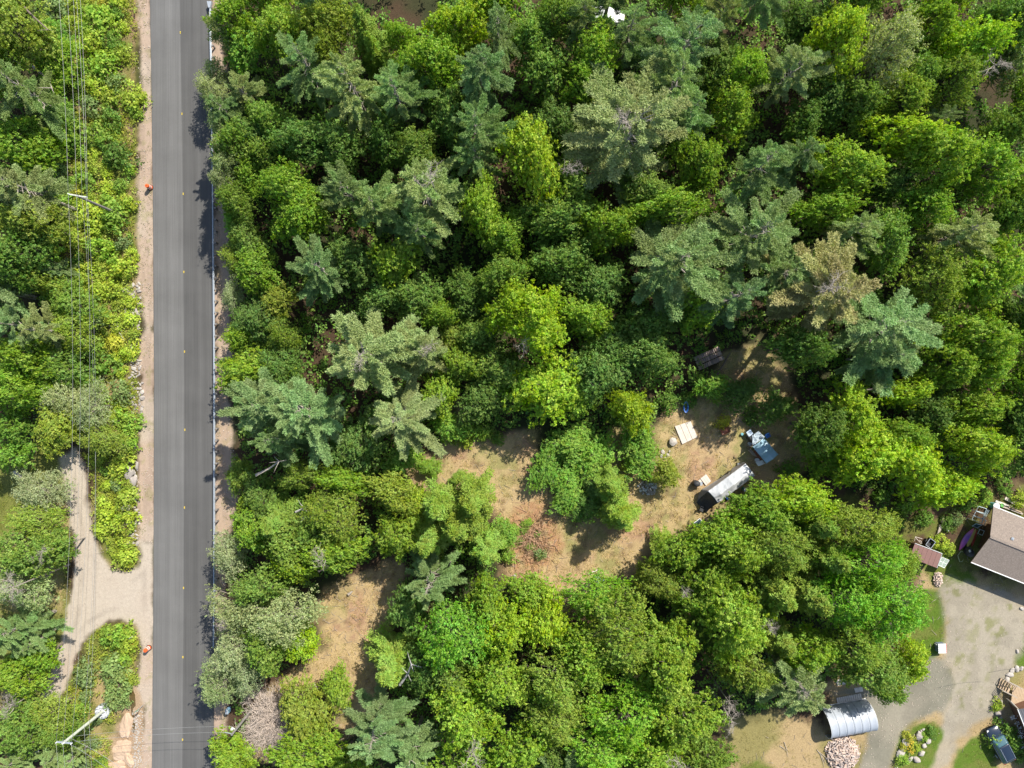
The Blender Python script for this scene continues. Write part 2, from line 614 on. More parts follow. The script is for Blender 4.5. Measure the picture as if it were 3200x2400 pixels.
# ground sheet: fine in view, coarse out to the horizon
xs = np.concatenate([[-2500, -900, -300, -120, -85], np.arange(-70, 70.01, .3), [85, 120, 300, 900, 2500]])
ys = np.concatenate([[-2500, -900, -300, -120, -70], np.arange(-53, 53.01, .3), [70, 120, 300, 900, 2500]])
GX, GY = np.meshgrid(xs, ys, indexing='ij')
flat = np.minimum.reduce([sdf(p, GX, GY) for p in (TRACK, SHO_L, SHO_L2, SHO_R, DRIVE_G, DRIVE_L)])
roadp = PS([(x, y) for x, y in zip(road_l, road_y)] + [(x, y) for x, y in zip(road_r[::-1], road_y[::-1])])
flat = np.minimum(flat, sdf(roadp, GX, GY))
rough = sm(.5, 2.5, flat)
GZ = (fbm(GX, GY, 2.2, 51) - .5) * .16 * rough + (fbm(GX, GY, .6, 61, 2) - .5) * .05 * rough - .03 * rough
far = (np.abs(GX) > 75) | (np.abs(GY) > 56)
GZ[far] = -.05
GV = np.stack([GX.ravel(), GY.ravel(), GZ.ravel()], 1)
gm = mesh_np("ground", GV, grid_faces(len(xs), len(ys)), [M_GROUND], smooth=True)
add_col(gm, GV)
tag(link("ground", gm), kind="structure")


def sheet(name, polys, z, step=.22, mat=None, amp=.5):
    allp = np.array([q for p in polys for q in p])
    x0, y0 = allp.min(0) - 1
    x1, y1 = allp.max(0) + 1
    X, Y = np.meshgrid(np.arange(x0, x1, step), np.arange(y0, y1, step), indexing='ij')
    F = grid_faces(*X.shape)
    V = np.stack([X.ravel(), Y.ravel(), np.full(X.size, z)], 1)
    cx = V[F].mean(1)
    n2 = fbm(cx[:, 0], cx[:, 1], 1.6, 21)
    n4 = fbm(cx[:, 0], cx[:, 1], .7, 41, 3)
    d = np.minimum.reduce([sdf(p, cx[:, 0], cx[:, 1]) for p in polys]) + ((n2 - .5) * 2.2 + (n4 - .5) * .8) * amp
    F = F[d < 0]
    u, inv = np.unique(F, return_inverse=True)
    V = V[u]
    F = inv.reshape(F.shape)
    m = mesh_np(name, V, F, [mat or M_GRAVEL])
    add_col(m, V)
    return tag(link(name, m), kind="structure")


sheet("gravel_shoulder", [SHO_L, SHO_L2], .004)
sheet("gravel_shoulder", [SHO_R], .004)
sheet("gravel_track", [TRACK], .008)
sheet("gravel_driveway", [DRIVE_G], .004)
sheet("gravel_driveway", [DRIVE_L], .008)

# road slab
m, nt, bs = new_mat("asphalt")
at = N(nt, "ShaderNodeAttribute", attribute_name="u")
cr = N(nt, "ShaderNodeValToRGB")
cr.color_ramp.interpolation = 'LINEAR'
el = cr.color_ramp.elements
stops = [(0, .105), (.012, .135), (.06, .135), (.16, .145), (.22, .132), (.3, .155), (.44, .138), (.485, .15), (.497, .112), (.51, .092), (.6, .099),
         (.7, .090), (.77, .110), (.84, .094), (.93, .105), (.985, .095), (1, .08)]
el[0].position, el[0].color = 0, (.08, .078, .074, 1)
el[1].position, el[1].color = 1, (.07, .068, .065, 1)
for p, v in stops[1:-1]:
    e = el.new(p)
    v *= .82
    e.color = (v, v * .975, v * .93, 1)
nt.links.new(at.outputs["Fac"], cr.inputs["Fac"])
tc = N(nt, "ShaderNodeTexCoord")
mp = N(nt, "ShaderNodeMapping")
mp.inputs["Scale"].default_value = (5.0, .05, 1)
nt.links.new(tc.outputs["Object"], mp.inputs["Vector"])
no = N(nt, "ShaderNodeTexNoise")
no.inputs["Scale"].default_value = 1.5
no.inputs["Detail"].default_value = 4
nt.links.new(mp.outputs[0], no.inputs["Vector"])
n3 = N(nt, "ShaderNodeTexNoise")
n3.inputs["Scale"].default_value = .25
n3.inputs["Detail"].default_value = 6
nt.links.new(tc.outputs["Object"], n3.inputs["Vector"])
n4 = N(nt, "ShaderNodeTexNoise")
n4.inputs["Scale"].default_value = 25
n4.inputs["Detail"].default_value = 3
nt.links.new(tc.outputs["Object"], n4.inputs["Vector"])
cur = cr.outputs[0]
for nn, a in ((no, .10), (n3, .10), (n4, .12)):
    mr = N(nt, "ShaderNodeMapRange")
    mr.inputs["From Min"].default_value = .3
    mr.inputs["From Max"].default_value = .7
    mr.inputs["To Min"].default_value = 1 - a
    mr.inputs["To Max"].default_value = 1 + a
    nt.links.new(nn.outputs["Fac"], mr.inputs["Value"])
    mx = N(nt, "ShaderNodeVectorMath", operation='SCALE')
    nt.links.new(cur, mx.inputs[0])
    nt.links.new(mr.outputs[0], mx.inputs["Scale"])
    cur = mx.outputs[0]
nt.links.new(cur, bs.inputs["Base Color"])
bs.inputs["Roughness"].default_value = .85
bs.inputs["Specular IOR Level"].default_value = .3
M_ASPH = m
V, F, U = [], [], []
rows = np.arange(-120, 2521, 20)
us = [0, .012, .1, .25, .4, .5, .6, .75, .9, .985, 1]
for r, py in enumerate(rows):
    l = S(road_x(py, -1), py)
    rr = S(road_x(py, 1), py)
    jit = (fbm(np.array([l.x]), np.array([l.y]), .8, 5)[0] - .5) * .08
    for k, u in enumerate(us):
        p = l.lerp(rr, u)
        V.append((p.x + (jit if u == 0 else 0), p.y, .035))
        U.append(u)
    V.append((l.x + jit - .03, l.y, .0))
    U.append(0)
    V.append((rr.x + .03, rr.y, .0))
    U.append(1)
nu = len(us) + 2
for r in range(len(rows) - 1):
    for k in range(len(us) - 1):
        a = r * nu + k
        F.append((a, a + nu, a + nu + 1, a + 1))
    a = r * nu
    F.append((a + len(us), a + nu + len(us), a + nu, a))
    F.append((a + len(us) - 1, a + nu + len(us) - 1, a + nu + len(us) + 1, a + len(us) + 1))
rm = mesh_np("road", V, [f[::-1] for f in F], [M_ASPH])
a = rm.attributes.new("u", 'FLOAT', 'POINT')
a.data.foreach_set("value", np.array(U, dtype=np.float32))
road = tag(link("road", rm), kind="structure")
M_YEL = simple("yellow_marker", (.62, .46, .05), .5, noise=.05)
for px, py in [(564, 102), (569, 356), (573, 606), (575, 850), (577, 1099), (578, 1343), (577, 1586), (574, 1837), (572, 2053), (571, 2311)]:
    p = S(px, py)
    b = MB()
    b.box((0, 0, .004), (.12, .26, .008))
    b.box((0, 0, .03), (.15, .012, .05))
    o = b.build("lane_marker", M_YEL, road)
    o.location = (p.x, p.y, .036)

# ditch water
M_WATER = simple("ditch_water", (.11, .075, .03), .12, noise=.2)
pts = PS([(392, 2120), (415, 2128), (412, 2150), (422, 2170), (424, 2205), (415, 2215), (423, 2260), (421, 2290), (415, 2290), (412, 2240), (406, 2190), (404, 2160), (393, 2145)])
w = MB().prism(pts, -.02, .012)
tag(w.build("ditch_water", M_WATER), kind="structure")

# ------------------------------------------------------------------ vegetation prototypes
def unit(a):
    return a / (np.linalg.norm(a, axis=-1, keepdims=True) + 1e-9)


def leaf_quads(cen, out, n_per, r, size, rng, up=.35, rnd=.6, flatten=1.0, spike=0.0):
    n = len(cen) * n_per
    c = np.repeat(cen, n_per, 0)
    o = np.repeat(out, n_per, 0)
    off = rng.normal(0, 1, (n, 3)) * (r * .55)
    off[:, 2] *= flatten
    p = c + off
    if spike > 0:
        sd_ = unit(out * np.array([1, 1, .35]) + rng.normal(0, .35, out.shape))
        p = p + np.repeat(sd_, n_per, 0) * rng.uniform(-.35, 1.0, (n, 1)) ** 1 * spike * np.repeat(rng.uniform(.4, 1.4, (len(cen), 1)), n_per, 0)
    nr = unit(o * .6 + rng.normal(0, rnd, (n, 3)) + np.array([0, 0, up]))
    t = unit(np.cross(nr, rng.normal(0, 1, (n, 3))))
    b = np.cross(nr, t)
    L = size * rng.uniform(.5, 1.55, (n, 1))
    W = L * rng.uniform(.55, .9, (n, 1))
    V = np.stack([p - t * L / 2, p + b * W / 2, p + t * L / 2, p - b * W / 2], 1).reshape(-1, 3)
    F = np.arange(n * 4).reshape(-1, 4)
    cv = np.repeat(rng.uniform(0, 1, len(cen)), n_per)
    ch = np.repeat(rng.uniform(0, 1, len(cen)), n_per)
    var = np.clip(cv * .45 + rng.uniform(0, .55, n), 0, 1)
    hue = np.clip(ch * .5 + rng.uniform(0, .5, n), 0, 1)
    return V, F, var, hue


def blade_quads(base, d, L, W, rng):
    n = len(base)
    s = unit(np.cross(d, rng.normal(0, 1, (n, 3)) + np.array([0, 0, .0])))
    L = L * rng.uniform(.7, 1.3, (n, 1))
    mid = base + d * L * .5
    V = np.stack([base, mid + s * W / 2, base + d * L, mid - s * W / 2], 1).reshape(-1, 3)
    F = np.arange(n * 4).reshape(-1, 4)
    return V, F


def broad_proto(name, R, Ht, depth, nl, lr, cpl, lpc, leaf, seed, irr=1.0, clump=.3, pale=False, gap=.0, feather=False):
    rng = np.random.RandomState(seed)
    ph = rng.uniform(0, 6.28, 4)

    def prof(t):
        return 1 + irr * (.14 * np.sin(2 * t + ph[0]) + .11 * np.sin(3 * t + ph[1]) + .08 * np.sin(5 * t + ph[2]) + .06 * np.sin(8 * t + ph[3]))
    cand = []
    while len(cand) < nl:
        best, bd = None, -1
        for _ in range(14):
            t = rng.uniform(0, 6.283)
            q = math.sqrt(rng.uniform(0, 1))
            rr = (R - lr * .5) * prof(t) * q
            x, y = rr * math.cos(t), rr * math.sin(t)
            dd = min([math.hypot(x - c[0], y - c[1]) for c in cand] or [9])
            if dd > bd:
                best, bd = (x, y, q, t), dd
        cand.append(best)
    L = []
    for x, y, q, t in cand:
        z = Ht - lr * .8 - depth * (q ** 2.2) * .75 + rng.normal(0, .09 * depth)
        L.append((x, y, min(z, Ht - lr * .6), lr * rng.uniform(.7, 1.25)))
    for k in range(int(nl * .55)):       # lower ring
        t = rng.uniform(0, 6.283)
        rr = R * prof(t) * rng.uniform(.45, .85)
        L.append((rr * math.cos(t), rr * math.sin(t), Ht - depth * rng.uniform(.75, 1.05) - lr * .3, lr * rng.uniform(.7, 1.1)))
    cen, out = [], []
    for (x, y, z, r) in L:
        n = int(cpl * (r / lr) ** 2)
        i = np.arange(n) + .5
        zz = 1 - 1.45 * i / n
        th = i * 2.39996 + rng.uniform(0, 6)
        d = np.stack([np.sqrt(np.maximum(0, 1 - zz ** 2)) * np.cos(th), np.sqrt(np.maximum(0, 1 - zz ** 2)) * np.sin(th), zz], 1)
        d = unit(d + rng.normal(0, .25, d.shape))
        sq = rng.uniform(.75, 1.3, 3)
        sq[2] *= .8
        rad = r * rng.uniform(.35, 1.35, (n, 1))
        if gap > 0:
            keep = rng.rand(n) > gap
            d, rad = d[keep], rad[keep]
        offs = d * rad * sq
        ee = np.array([x, y, 0.0]) / (math.hypot(x, y) + 1e-3) * min(1.0, math.hypot(x, y) / (.35 * R))
        ra = offs @ ee
        offs = offs * np.array([.8, .8, 1.0]) + ra[:, None] * ee * .75
        offs[:, 2] -= .28 * ra
        cen.append(np.array([x, y, z]) + offs)
        out.append(d)
    cen = np.concatenate(cen)
    out = np.concatenate(out)
    V, F, var, hue = leaf_quads(cen, out, lpc, clump, leaf, rng, flatten=.6, rnd=.55 if not feather else .75, spike=.42 if not feather else .5)
    crown = mesh_np(name + "_crown", V, F, [M_LEAF], face_attr={"var": var, "hue": hue})
    tb = MB()
    tr = .035 * Ht * .8
    top = Vector((rng.normal(0, .2), rng.normal(0, .2), Ht - depth * .55))
    tb.tube([(0, 0, -.1), (rng.normal(0, .08), rng.normal(0, .08), Ht * .3), (top * .8 + Vector((0, 0, top.z * 0))), top], [tr, tr * .75, tr * .5, tr * .2], 7)
    for (x, y, z, r) in L:
        s = rng.uniform(.35, .9)
        b = Vector((0, 0, min(z - .2, Ht * .3) + s * (top.z - Ht * .3) * .5))
        e = Vector((x, y, z - r * .1))
        midp = b.lerp(e, .55) + Vector((0, 0, -.1 * (e - b).length))
        tb.tube([b, midp, e], [tr * .35, tr * .2, .02], 4, cap=False)
        if rng.rand() < .6:
            for q in range(3):
                dd = Vector(rng.normal(0, 1, 3)).normalized() * r * 1.0
                dd.z = abs(dd.z) * .8
                tb.tube([e, e + dd * .6, e + dd], [.022, .016, .006], 3, cap=False)
    return crown, tb.mesh(name + "_trunk", [M_PALEBARK if pale else M_BARK]), R, Ht


def conifer_proto(name, R, Ht, seed, kind="pine", wh=14, nb=5, z0=.3, needle=.24, dens=1.0):
    rng = np.random.RandomState(seed)
    B, D = [], []
    tb = MB()
    tr = .02 * Ht
    cv = []
    az0 = rng.uniform(0, 6)
    asym = rng.uniform(0, 6.28)
    lean = rng.normal(0, .028, 2) if kind == 'pine' else rng.normal(0, .01, 2)
    tb.tube([(0, 0, -.1), (lean[0] * Ht * .5, lean[1] * Ht * .5, Ht * .5), (lean[0] * Ht, lean[1] * Ht, Ht * .97)], [tr, tr * .6, .03], 7)
    for i in range(wh):
        t = (i + .4 * rng.rand()) / wh
        z = Ht * (z0 + (1 - z0) * t * .97)
        if kind == "pine":
            env = min(1.0, 1.22 * (1 - t) ** .62 + .05)
        else:
            env = (1 - t) ** .8 * .97 + .04
        for j in range(nb):
            a = az0 + i * 1.13 + j * 6.283 / nb + rng.normal(0, .22)
            if kind == "pine":
                if rng.rand() < .12:
                    continue
                L = R * env * rng.uniform(.5, 1.18) * (1 + .28 * math.sin(a + asym + t * 2))
                slope = .05 + .55 * t + rng.normal(0, .08)
                droop = .12
                s0, tw, step, tl = .30, .19, .15, .24
            else:
                L = R * env * rng.uniform(.5, 1.2)
                slope = -.12 + .4 * t + rng.normal(0, .05)
                droop = .22
                s0, tw, step, tl = .12, .30, .16, .2
            L = max(L, .3)
            ca, sa = math.cos(a), math.sin(a)
            bend = rng.normal(0, .12)

            def pos(s):
                aa = a + bend * s
                return np.array([math.cos(aa) * L * s + lean[0] * z, math.sin(aa) * L * s + lean[1] * z, z + slope * L * s - droop * L * s * s])
            tb.tube([pos(0), pos(.4), pos(.8)], [max(.02, .014 * L + .012), .6 * (.014 * L + .01), .008], 4, cap=False)
            n = max(3, int(L * (1 - s0) / step * dens))
            bc = rng.rand()
            for k in range(n + 1):
                s = s0 + (1 - s0) * (k + rng.rand() * .5) / (n + .5)
                p = pos(min(s, 1))
                f = unit(pos(min(s, 1) + .02) - pos(min(s, 1) - .02))
                side = np.array([-f[1], f[0], 0])
                wl = L * tw * (1 - .65 * ((s - s0) / (1 - s0)) ** 1.3) * rng.uniform(.6, 1.2)
                if kind == "pine":
                    wl = min(wl, .95)
                else:
                    wl = min(wl, .6)
                for sg in (-1, 1):
                    d = unit(f * .75 + side * sg * .8 + np.array([0, 0, rng.normal(.05, .15)]))
                    m_ = max(1, int(wl / tl * dens + .5))
                    for q in range(m_ + 1):
                        B.append(p + d * wl * (q + .3 * rng.rand()) / (m_ + .01))
                        D.append(unit(d * .8 + f * .3))
                        cv.append(bc)
            for q in range(2):
                B.append(pos(1.0) + rng.normal(0, .05, 3))
                D.append(f)
                cv.append(bc)
    # leader
    for q in range(6):
        B.append(np.array([lean[0] * Ht, lean[1] * Ht, Ht * (.9 + .1 * q / 6)]))
        D.append(np.array([0, 0, 1.0]))
        cv.append(.5)
    B = np.array(B)
    D = np.array(D)
    cv = np.array(cv)
    nbld = 9 if kind == "pine" else 5
    n = len(B) * nbld
    b = np.repeat(B, nbld, 0) + rng.normal(0, .05, (n, 3))
    spread = .75 if kind == "pine" else .6
    d = unit(np.repeat(D, nbld, 0) + rng.normal(0, spread, (n, 3)) * np.array([1, 1, .7 if kind == "pine" else .35]) + np.array([0, 0, .18]))
    V, F = blade_quads(b, d, needle, needle * (.27 if kind == "pine" else .42), rng)
    var = np.clip(np.repeat(cv, nbld) * .35 + np.repeat(rng.rand(len(B)), nbld) * .3 + rng.rand(n) * .35, 0, 1)
    hue = np.clip(np.repeat(cv, nbld) * .5 + rng.rand(n) * .5, 0, 1)
    crown = mesh_np(name + "_crown", V, F, [M_NEEDLE], face_attr={"var": var, "hue": hue})
    return crown, tb.mesh(name + "_trunk", [M_PALEBARK if kind == "pine" else M_BARK]), R, Ht


def shrub_proto(name, R, Hh, seed, leaf=.17, n=70, lpc=11, conifer=False):
    rng = np.random.RandomState(seed)
    ph = rng.uniform(0, 6.28, 3)
    t = rng.uniform(0, 6.283, n)
    q = np.sqrt(rng.uniform(0, 1, n))
    pr = 1 + .2 * np.sin(2 * t + ph[0]) + .15 * np.sin(3 * t + ph[1]) + .1 * np.sin(6 * t + ph[2])
    x, y = R * q * pr * np.cos(t), R * q * pr * np.sin(t)
    z = Hh * (1 - .75 * q ** 2.5) * rng.uniform(.55, 1.0, n)
    cen = np.stack([x, y, z], 1)
    out = unit(cen - np.array([0, 0, Hh * .3]))
    V, F, var, hue = leaf_quads(cen, out, lpc, .24, leaf, rng, up=.4)
    tb = MB()
    for k in range(0, n, 4):
        tb.tube([(0, 0, -.05), (x[k] * .5, y[k] * .5, z[k] * .6), (x[k], y[k], z[k])], [.03, .018, .008], 3, cap=False)
    tv = np.array(tb.v)
    tf = np.array(tb.f)
    Va = np.concatenate([V, tv])
    Fa = np.concatenate([F, tf + len(V)])
    mi = np.concatenate([np.zeros(len(F)), np.ones(len(tf))])
    ex = np.full(len(tf), .5)
    return mesh_np(name, Va, Fa, [M_LEAF, M_BARK], face_attr={"var": np.concatenate([var, ex]), "hue": np.concatenate([hue, ex])}, mat_idx=mi)


def twig_proto(name, R, Hh, seed, stems=14, depth=4, mat=None, r0=.05, split=3, flat=.8):
    rng = np.random.RandomState(seed)
    tb = MB()

    def grow(p, d, L, r, k):
        n = 3
        pts = [p]
        for i in range(n):
            d = unit(d + rng.normal(0, .18, 3))
            pts.append(pts[-1] + d * L / n)
        tb.tube(pts, [r, r * .85, r * .7, r * .5], 3 if k < depth - 1 else 5, cap=False)
        if k > 0:
            for q in range(split):
                at = pts[1 + rng.randint(0, 3)]
                dd = unit(d + rng.normal(0, .65, 3))
                grow(at, dd, L * rng.uniform(.5, .8), r * .55, k - 1)
    for s in range(stems):
        a = rng.uniform(0, 6.283)
        tl = rng.uniform(.2, 1.0)
        d = unit(np.array([math.cos(a) * tl, math.sin(a) * tl, flat]))
        grow(np.array([rng.normal(0, .1 * R), rng.normal(0, .1 * R), 0.0]), d, R * .62, r0, depth)
    m = tb.mesh(name, [mat or M_DEAD])
    return m


PB = [broad_proto("maple%d" % i, 4.0, 11.0, 5.2, 50, .85, 19, 18, .22, 100 + i, irr=1.6, clump=.17) for i in range(6)]
PBs = [broad_proto("sapling%d" % i, 2.4, 7.0, 3.4, 26, .6, 17, 17, .18, 140 + i, irr=1.6, clump=.14) for i in range(4)]
PG = [broad_proto("feathery%d" % i, 4.0, 12.0, 5.4, 60, .7, 17, 16, .18, 160 + i, irr=1.7, clump=.14, feather=True) for i in range(4)]
PA = [broad_proto("poplar%d" % i, 3.2, 9.0, 4.6, 42, .6, 17, 16, .15, 180 + i, irr=1.7, clump=.15, pale=True, feather=True) for i in range(3)]
PP = [conifer_proto("pine%d" % i, 4.6, 17.0, 200 + i, "pine", wh=(15, 18, 13, 16)[i % 4], nb=(4, 3, 5, 4)[i % 4], z0=(.36, .3, .42, .36)[i % 4], needle=(.26, .24, .28)[i % 3], dens=1.25) for i in range(8)]
PF = [conifer_proto("hemlock%d" % i, 2.6, 12.0, 240 + i, "fir", wh=20, nb=6, z0=.15, needle=.22, dens=.95) for i in range(3)]
SH = [shrub_proto("shrub%d" % i, 1.0, 1.25, 300 + i) for i in range(6)]
XT = [twig_proto("dead_top%d" % i, 1.6, 2, 400 + i, stems=6, depth=4, mat=M_PALEBARK, r0=.035) for i in range(3)]
XBUSH = twig_proto("dead_brush", 3.2, 3, 420, stems=44, depth=4, mat=simple("bleached_twigs", (.52, .43, .36), .9, noise=.2), r0=.055)

KINDS = {  # prototypes, name, category, description, colour, relative visible height
    'M': (PB, "maple_tree", "maple tree green maple", "mid-green maple", (0.235, 0.355, 0.034)),
    'Y': (PB, "maple_tree", "", "bright yellow-green maple", (0.32, 0.445, 0.028)),
    'B': (PB, "broadleaf_tree", "", "green broadleaf tree", (0.2, 0.305, 0.05)),
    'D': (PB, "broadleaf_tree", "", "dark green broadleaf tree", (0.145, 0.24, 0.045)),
    'O': (PB, "broadleaf_tree", "", "ochre-tinged broadleaf tree", (0.28, 0.345, 0.05)),
    'G': (PG, "locust_tree", "", "vivid green feathery tree", (0.205, 0.385, 0.035)),
    'H': (PG, "ash_tree", "", "fine-leaved olive green tree", (0.26, 0.345, 0.05)),
    'A': (PA, "poplar_tree", "", "pale grey-green poplar", (0.33, 0.39, 0.18)),
    'P': (PP, "pine_tree", "", "blue-green pine", (0.235, 0.34, 0.12)),
    'Q': (PP, "pine_tree", "", "grey-green pine", (0.3, 0.37, 0.13)),
    'T': (PP, "pine_tree", "", "browning olive pine", (0.34, 0.325, 0.14)),
    'F': (PF, "hemlock_tree", "", "green hemlock", (0.23, 0.335, 0.045)),
    's': (PBs, "sapling", "", "green leafy sapling", (0.2, 0.35, 0.045)),
    'y': (PBs, "sapling", "", "yellow-green sapling", (0.31, 0.43, 0.035)),
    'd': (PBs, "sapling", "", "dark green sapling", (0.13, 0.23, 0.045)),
}
CATS = {"maple_tree": "maple tree", "broadleaf_tree": "tree", "locust_tree": "tree", "ash_tree": "tree", "poplar_tree": "poplar tree",
        "pine_tree": "pine tree", "hemlock_tree": "hemlock tree", "sapling": "sapling"}
trng = random.Random(5)
seen_labels = {}


def tree(k, ox, oy, rx, ry, h, label):
    protos, nm, _, desc, col = KINDS[k]
    idx = trng.randrange(len(protos))
    crown, trunk, R, Ht = protos[idx]
    if 96 < ox < 222:
        h = min(h, 6.2)
    hc = h * (.80 if protos not in (PP, PF) else .72)
    p = O(ox, oy, hc)
    f = (H - hc) / H / PPM * K
    t = thing(nm, (desc + " " + label).strip(), CATS[nm], (p.x, p.y, 0))
    w = 1.06 if protos in (PP, PF) else .99
    sx, sy = rx * f / R * w, ry * f / R * w
    rz = trng.uniform(0, 6.28)
    if abs(rx - ry) > 8:
        rz = trng.choice((0, math.pi)) + trng.uniform(-.25, .25)
    t.rotation_euler = (0, 0, rz)
    t.scale = (sx, sy, h / Ht)
    j = [trng.uniform(.88, 1.12) for _ in range(3)]
    jj = trng.uniform(.88, 1.12)
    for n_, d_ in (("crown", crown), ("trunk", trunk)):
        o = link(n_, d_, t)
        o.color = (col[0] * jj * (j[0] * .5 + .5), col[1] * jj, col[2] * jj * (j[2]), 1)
    return t


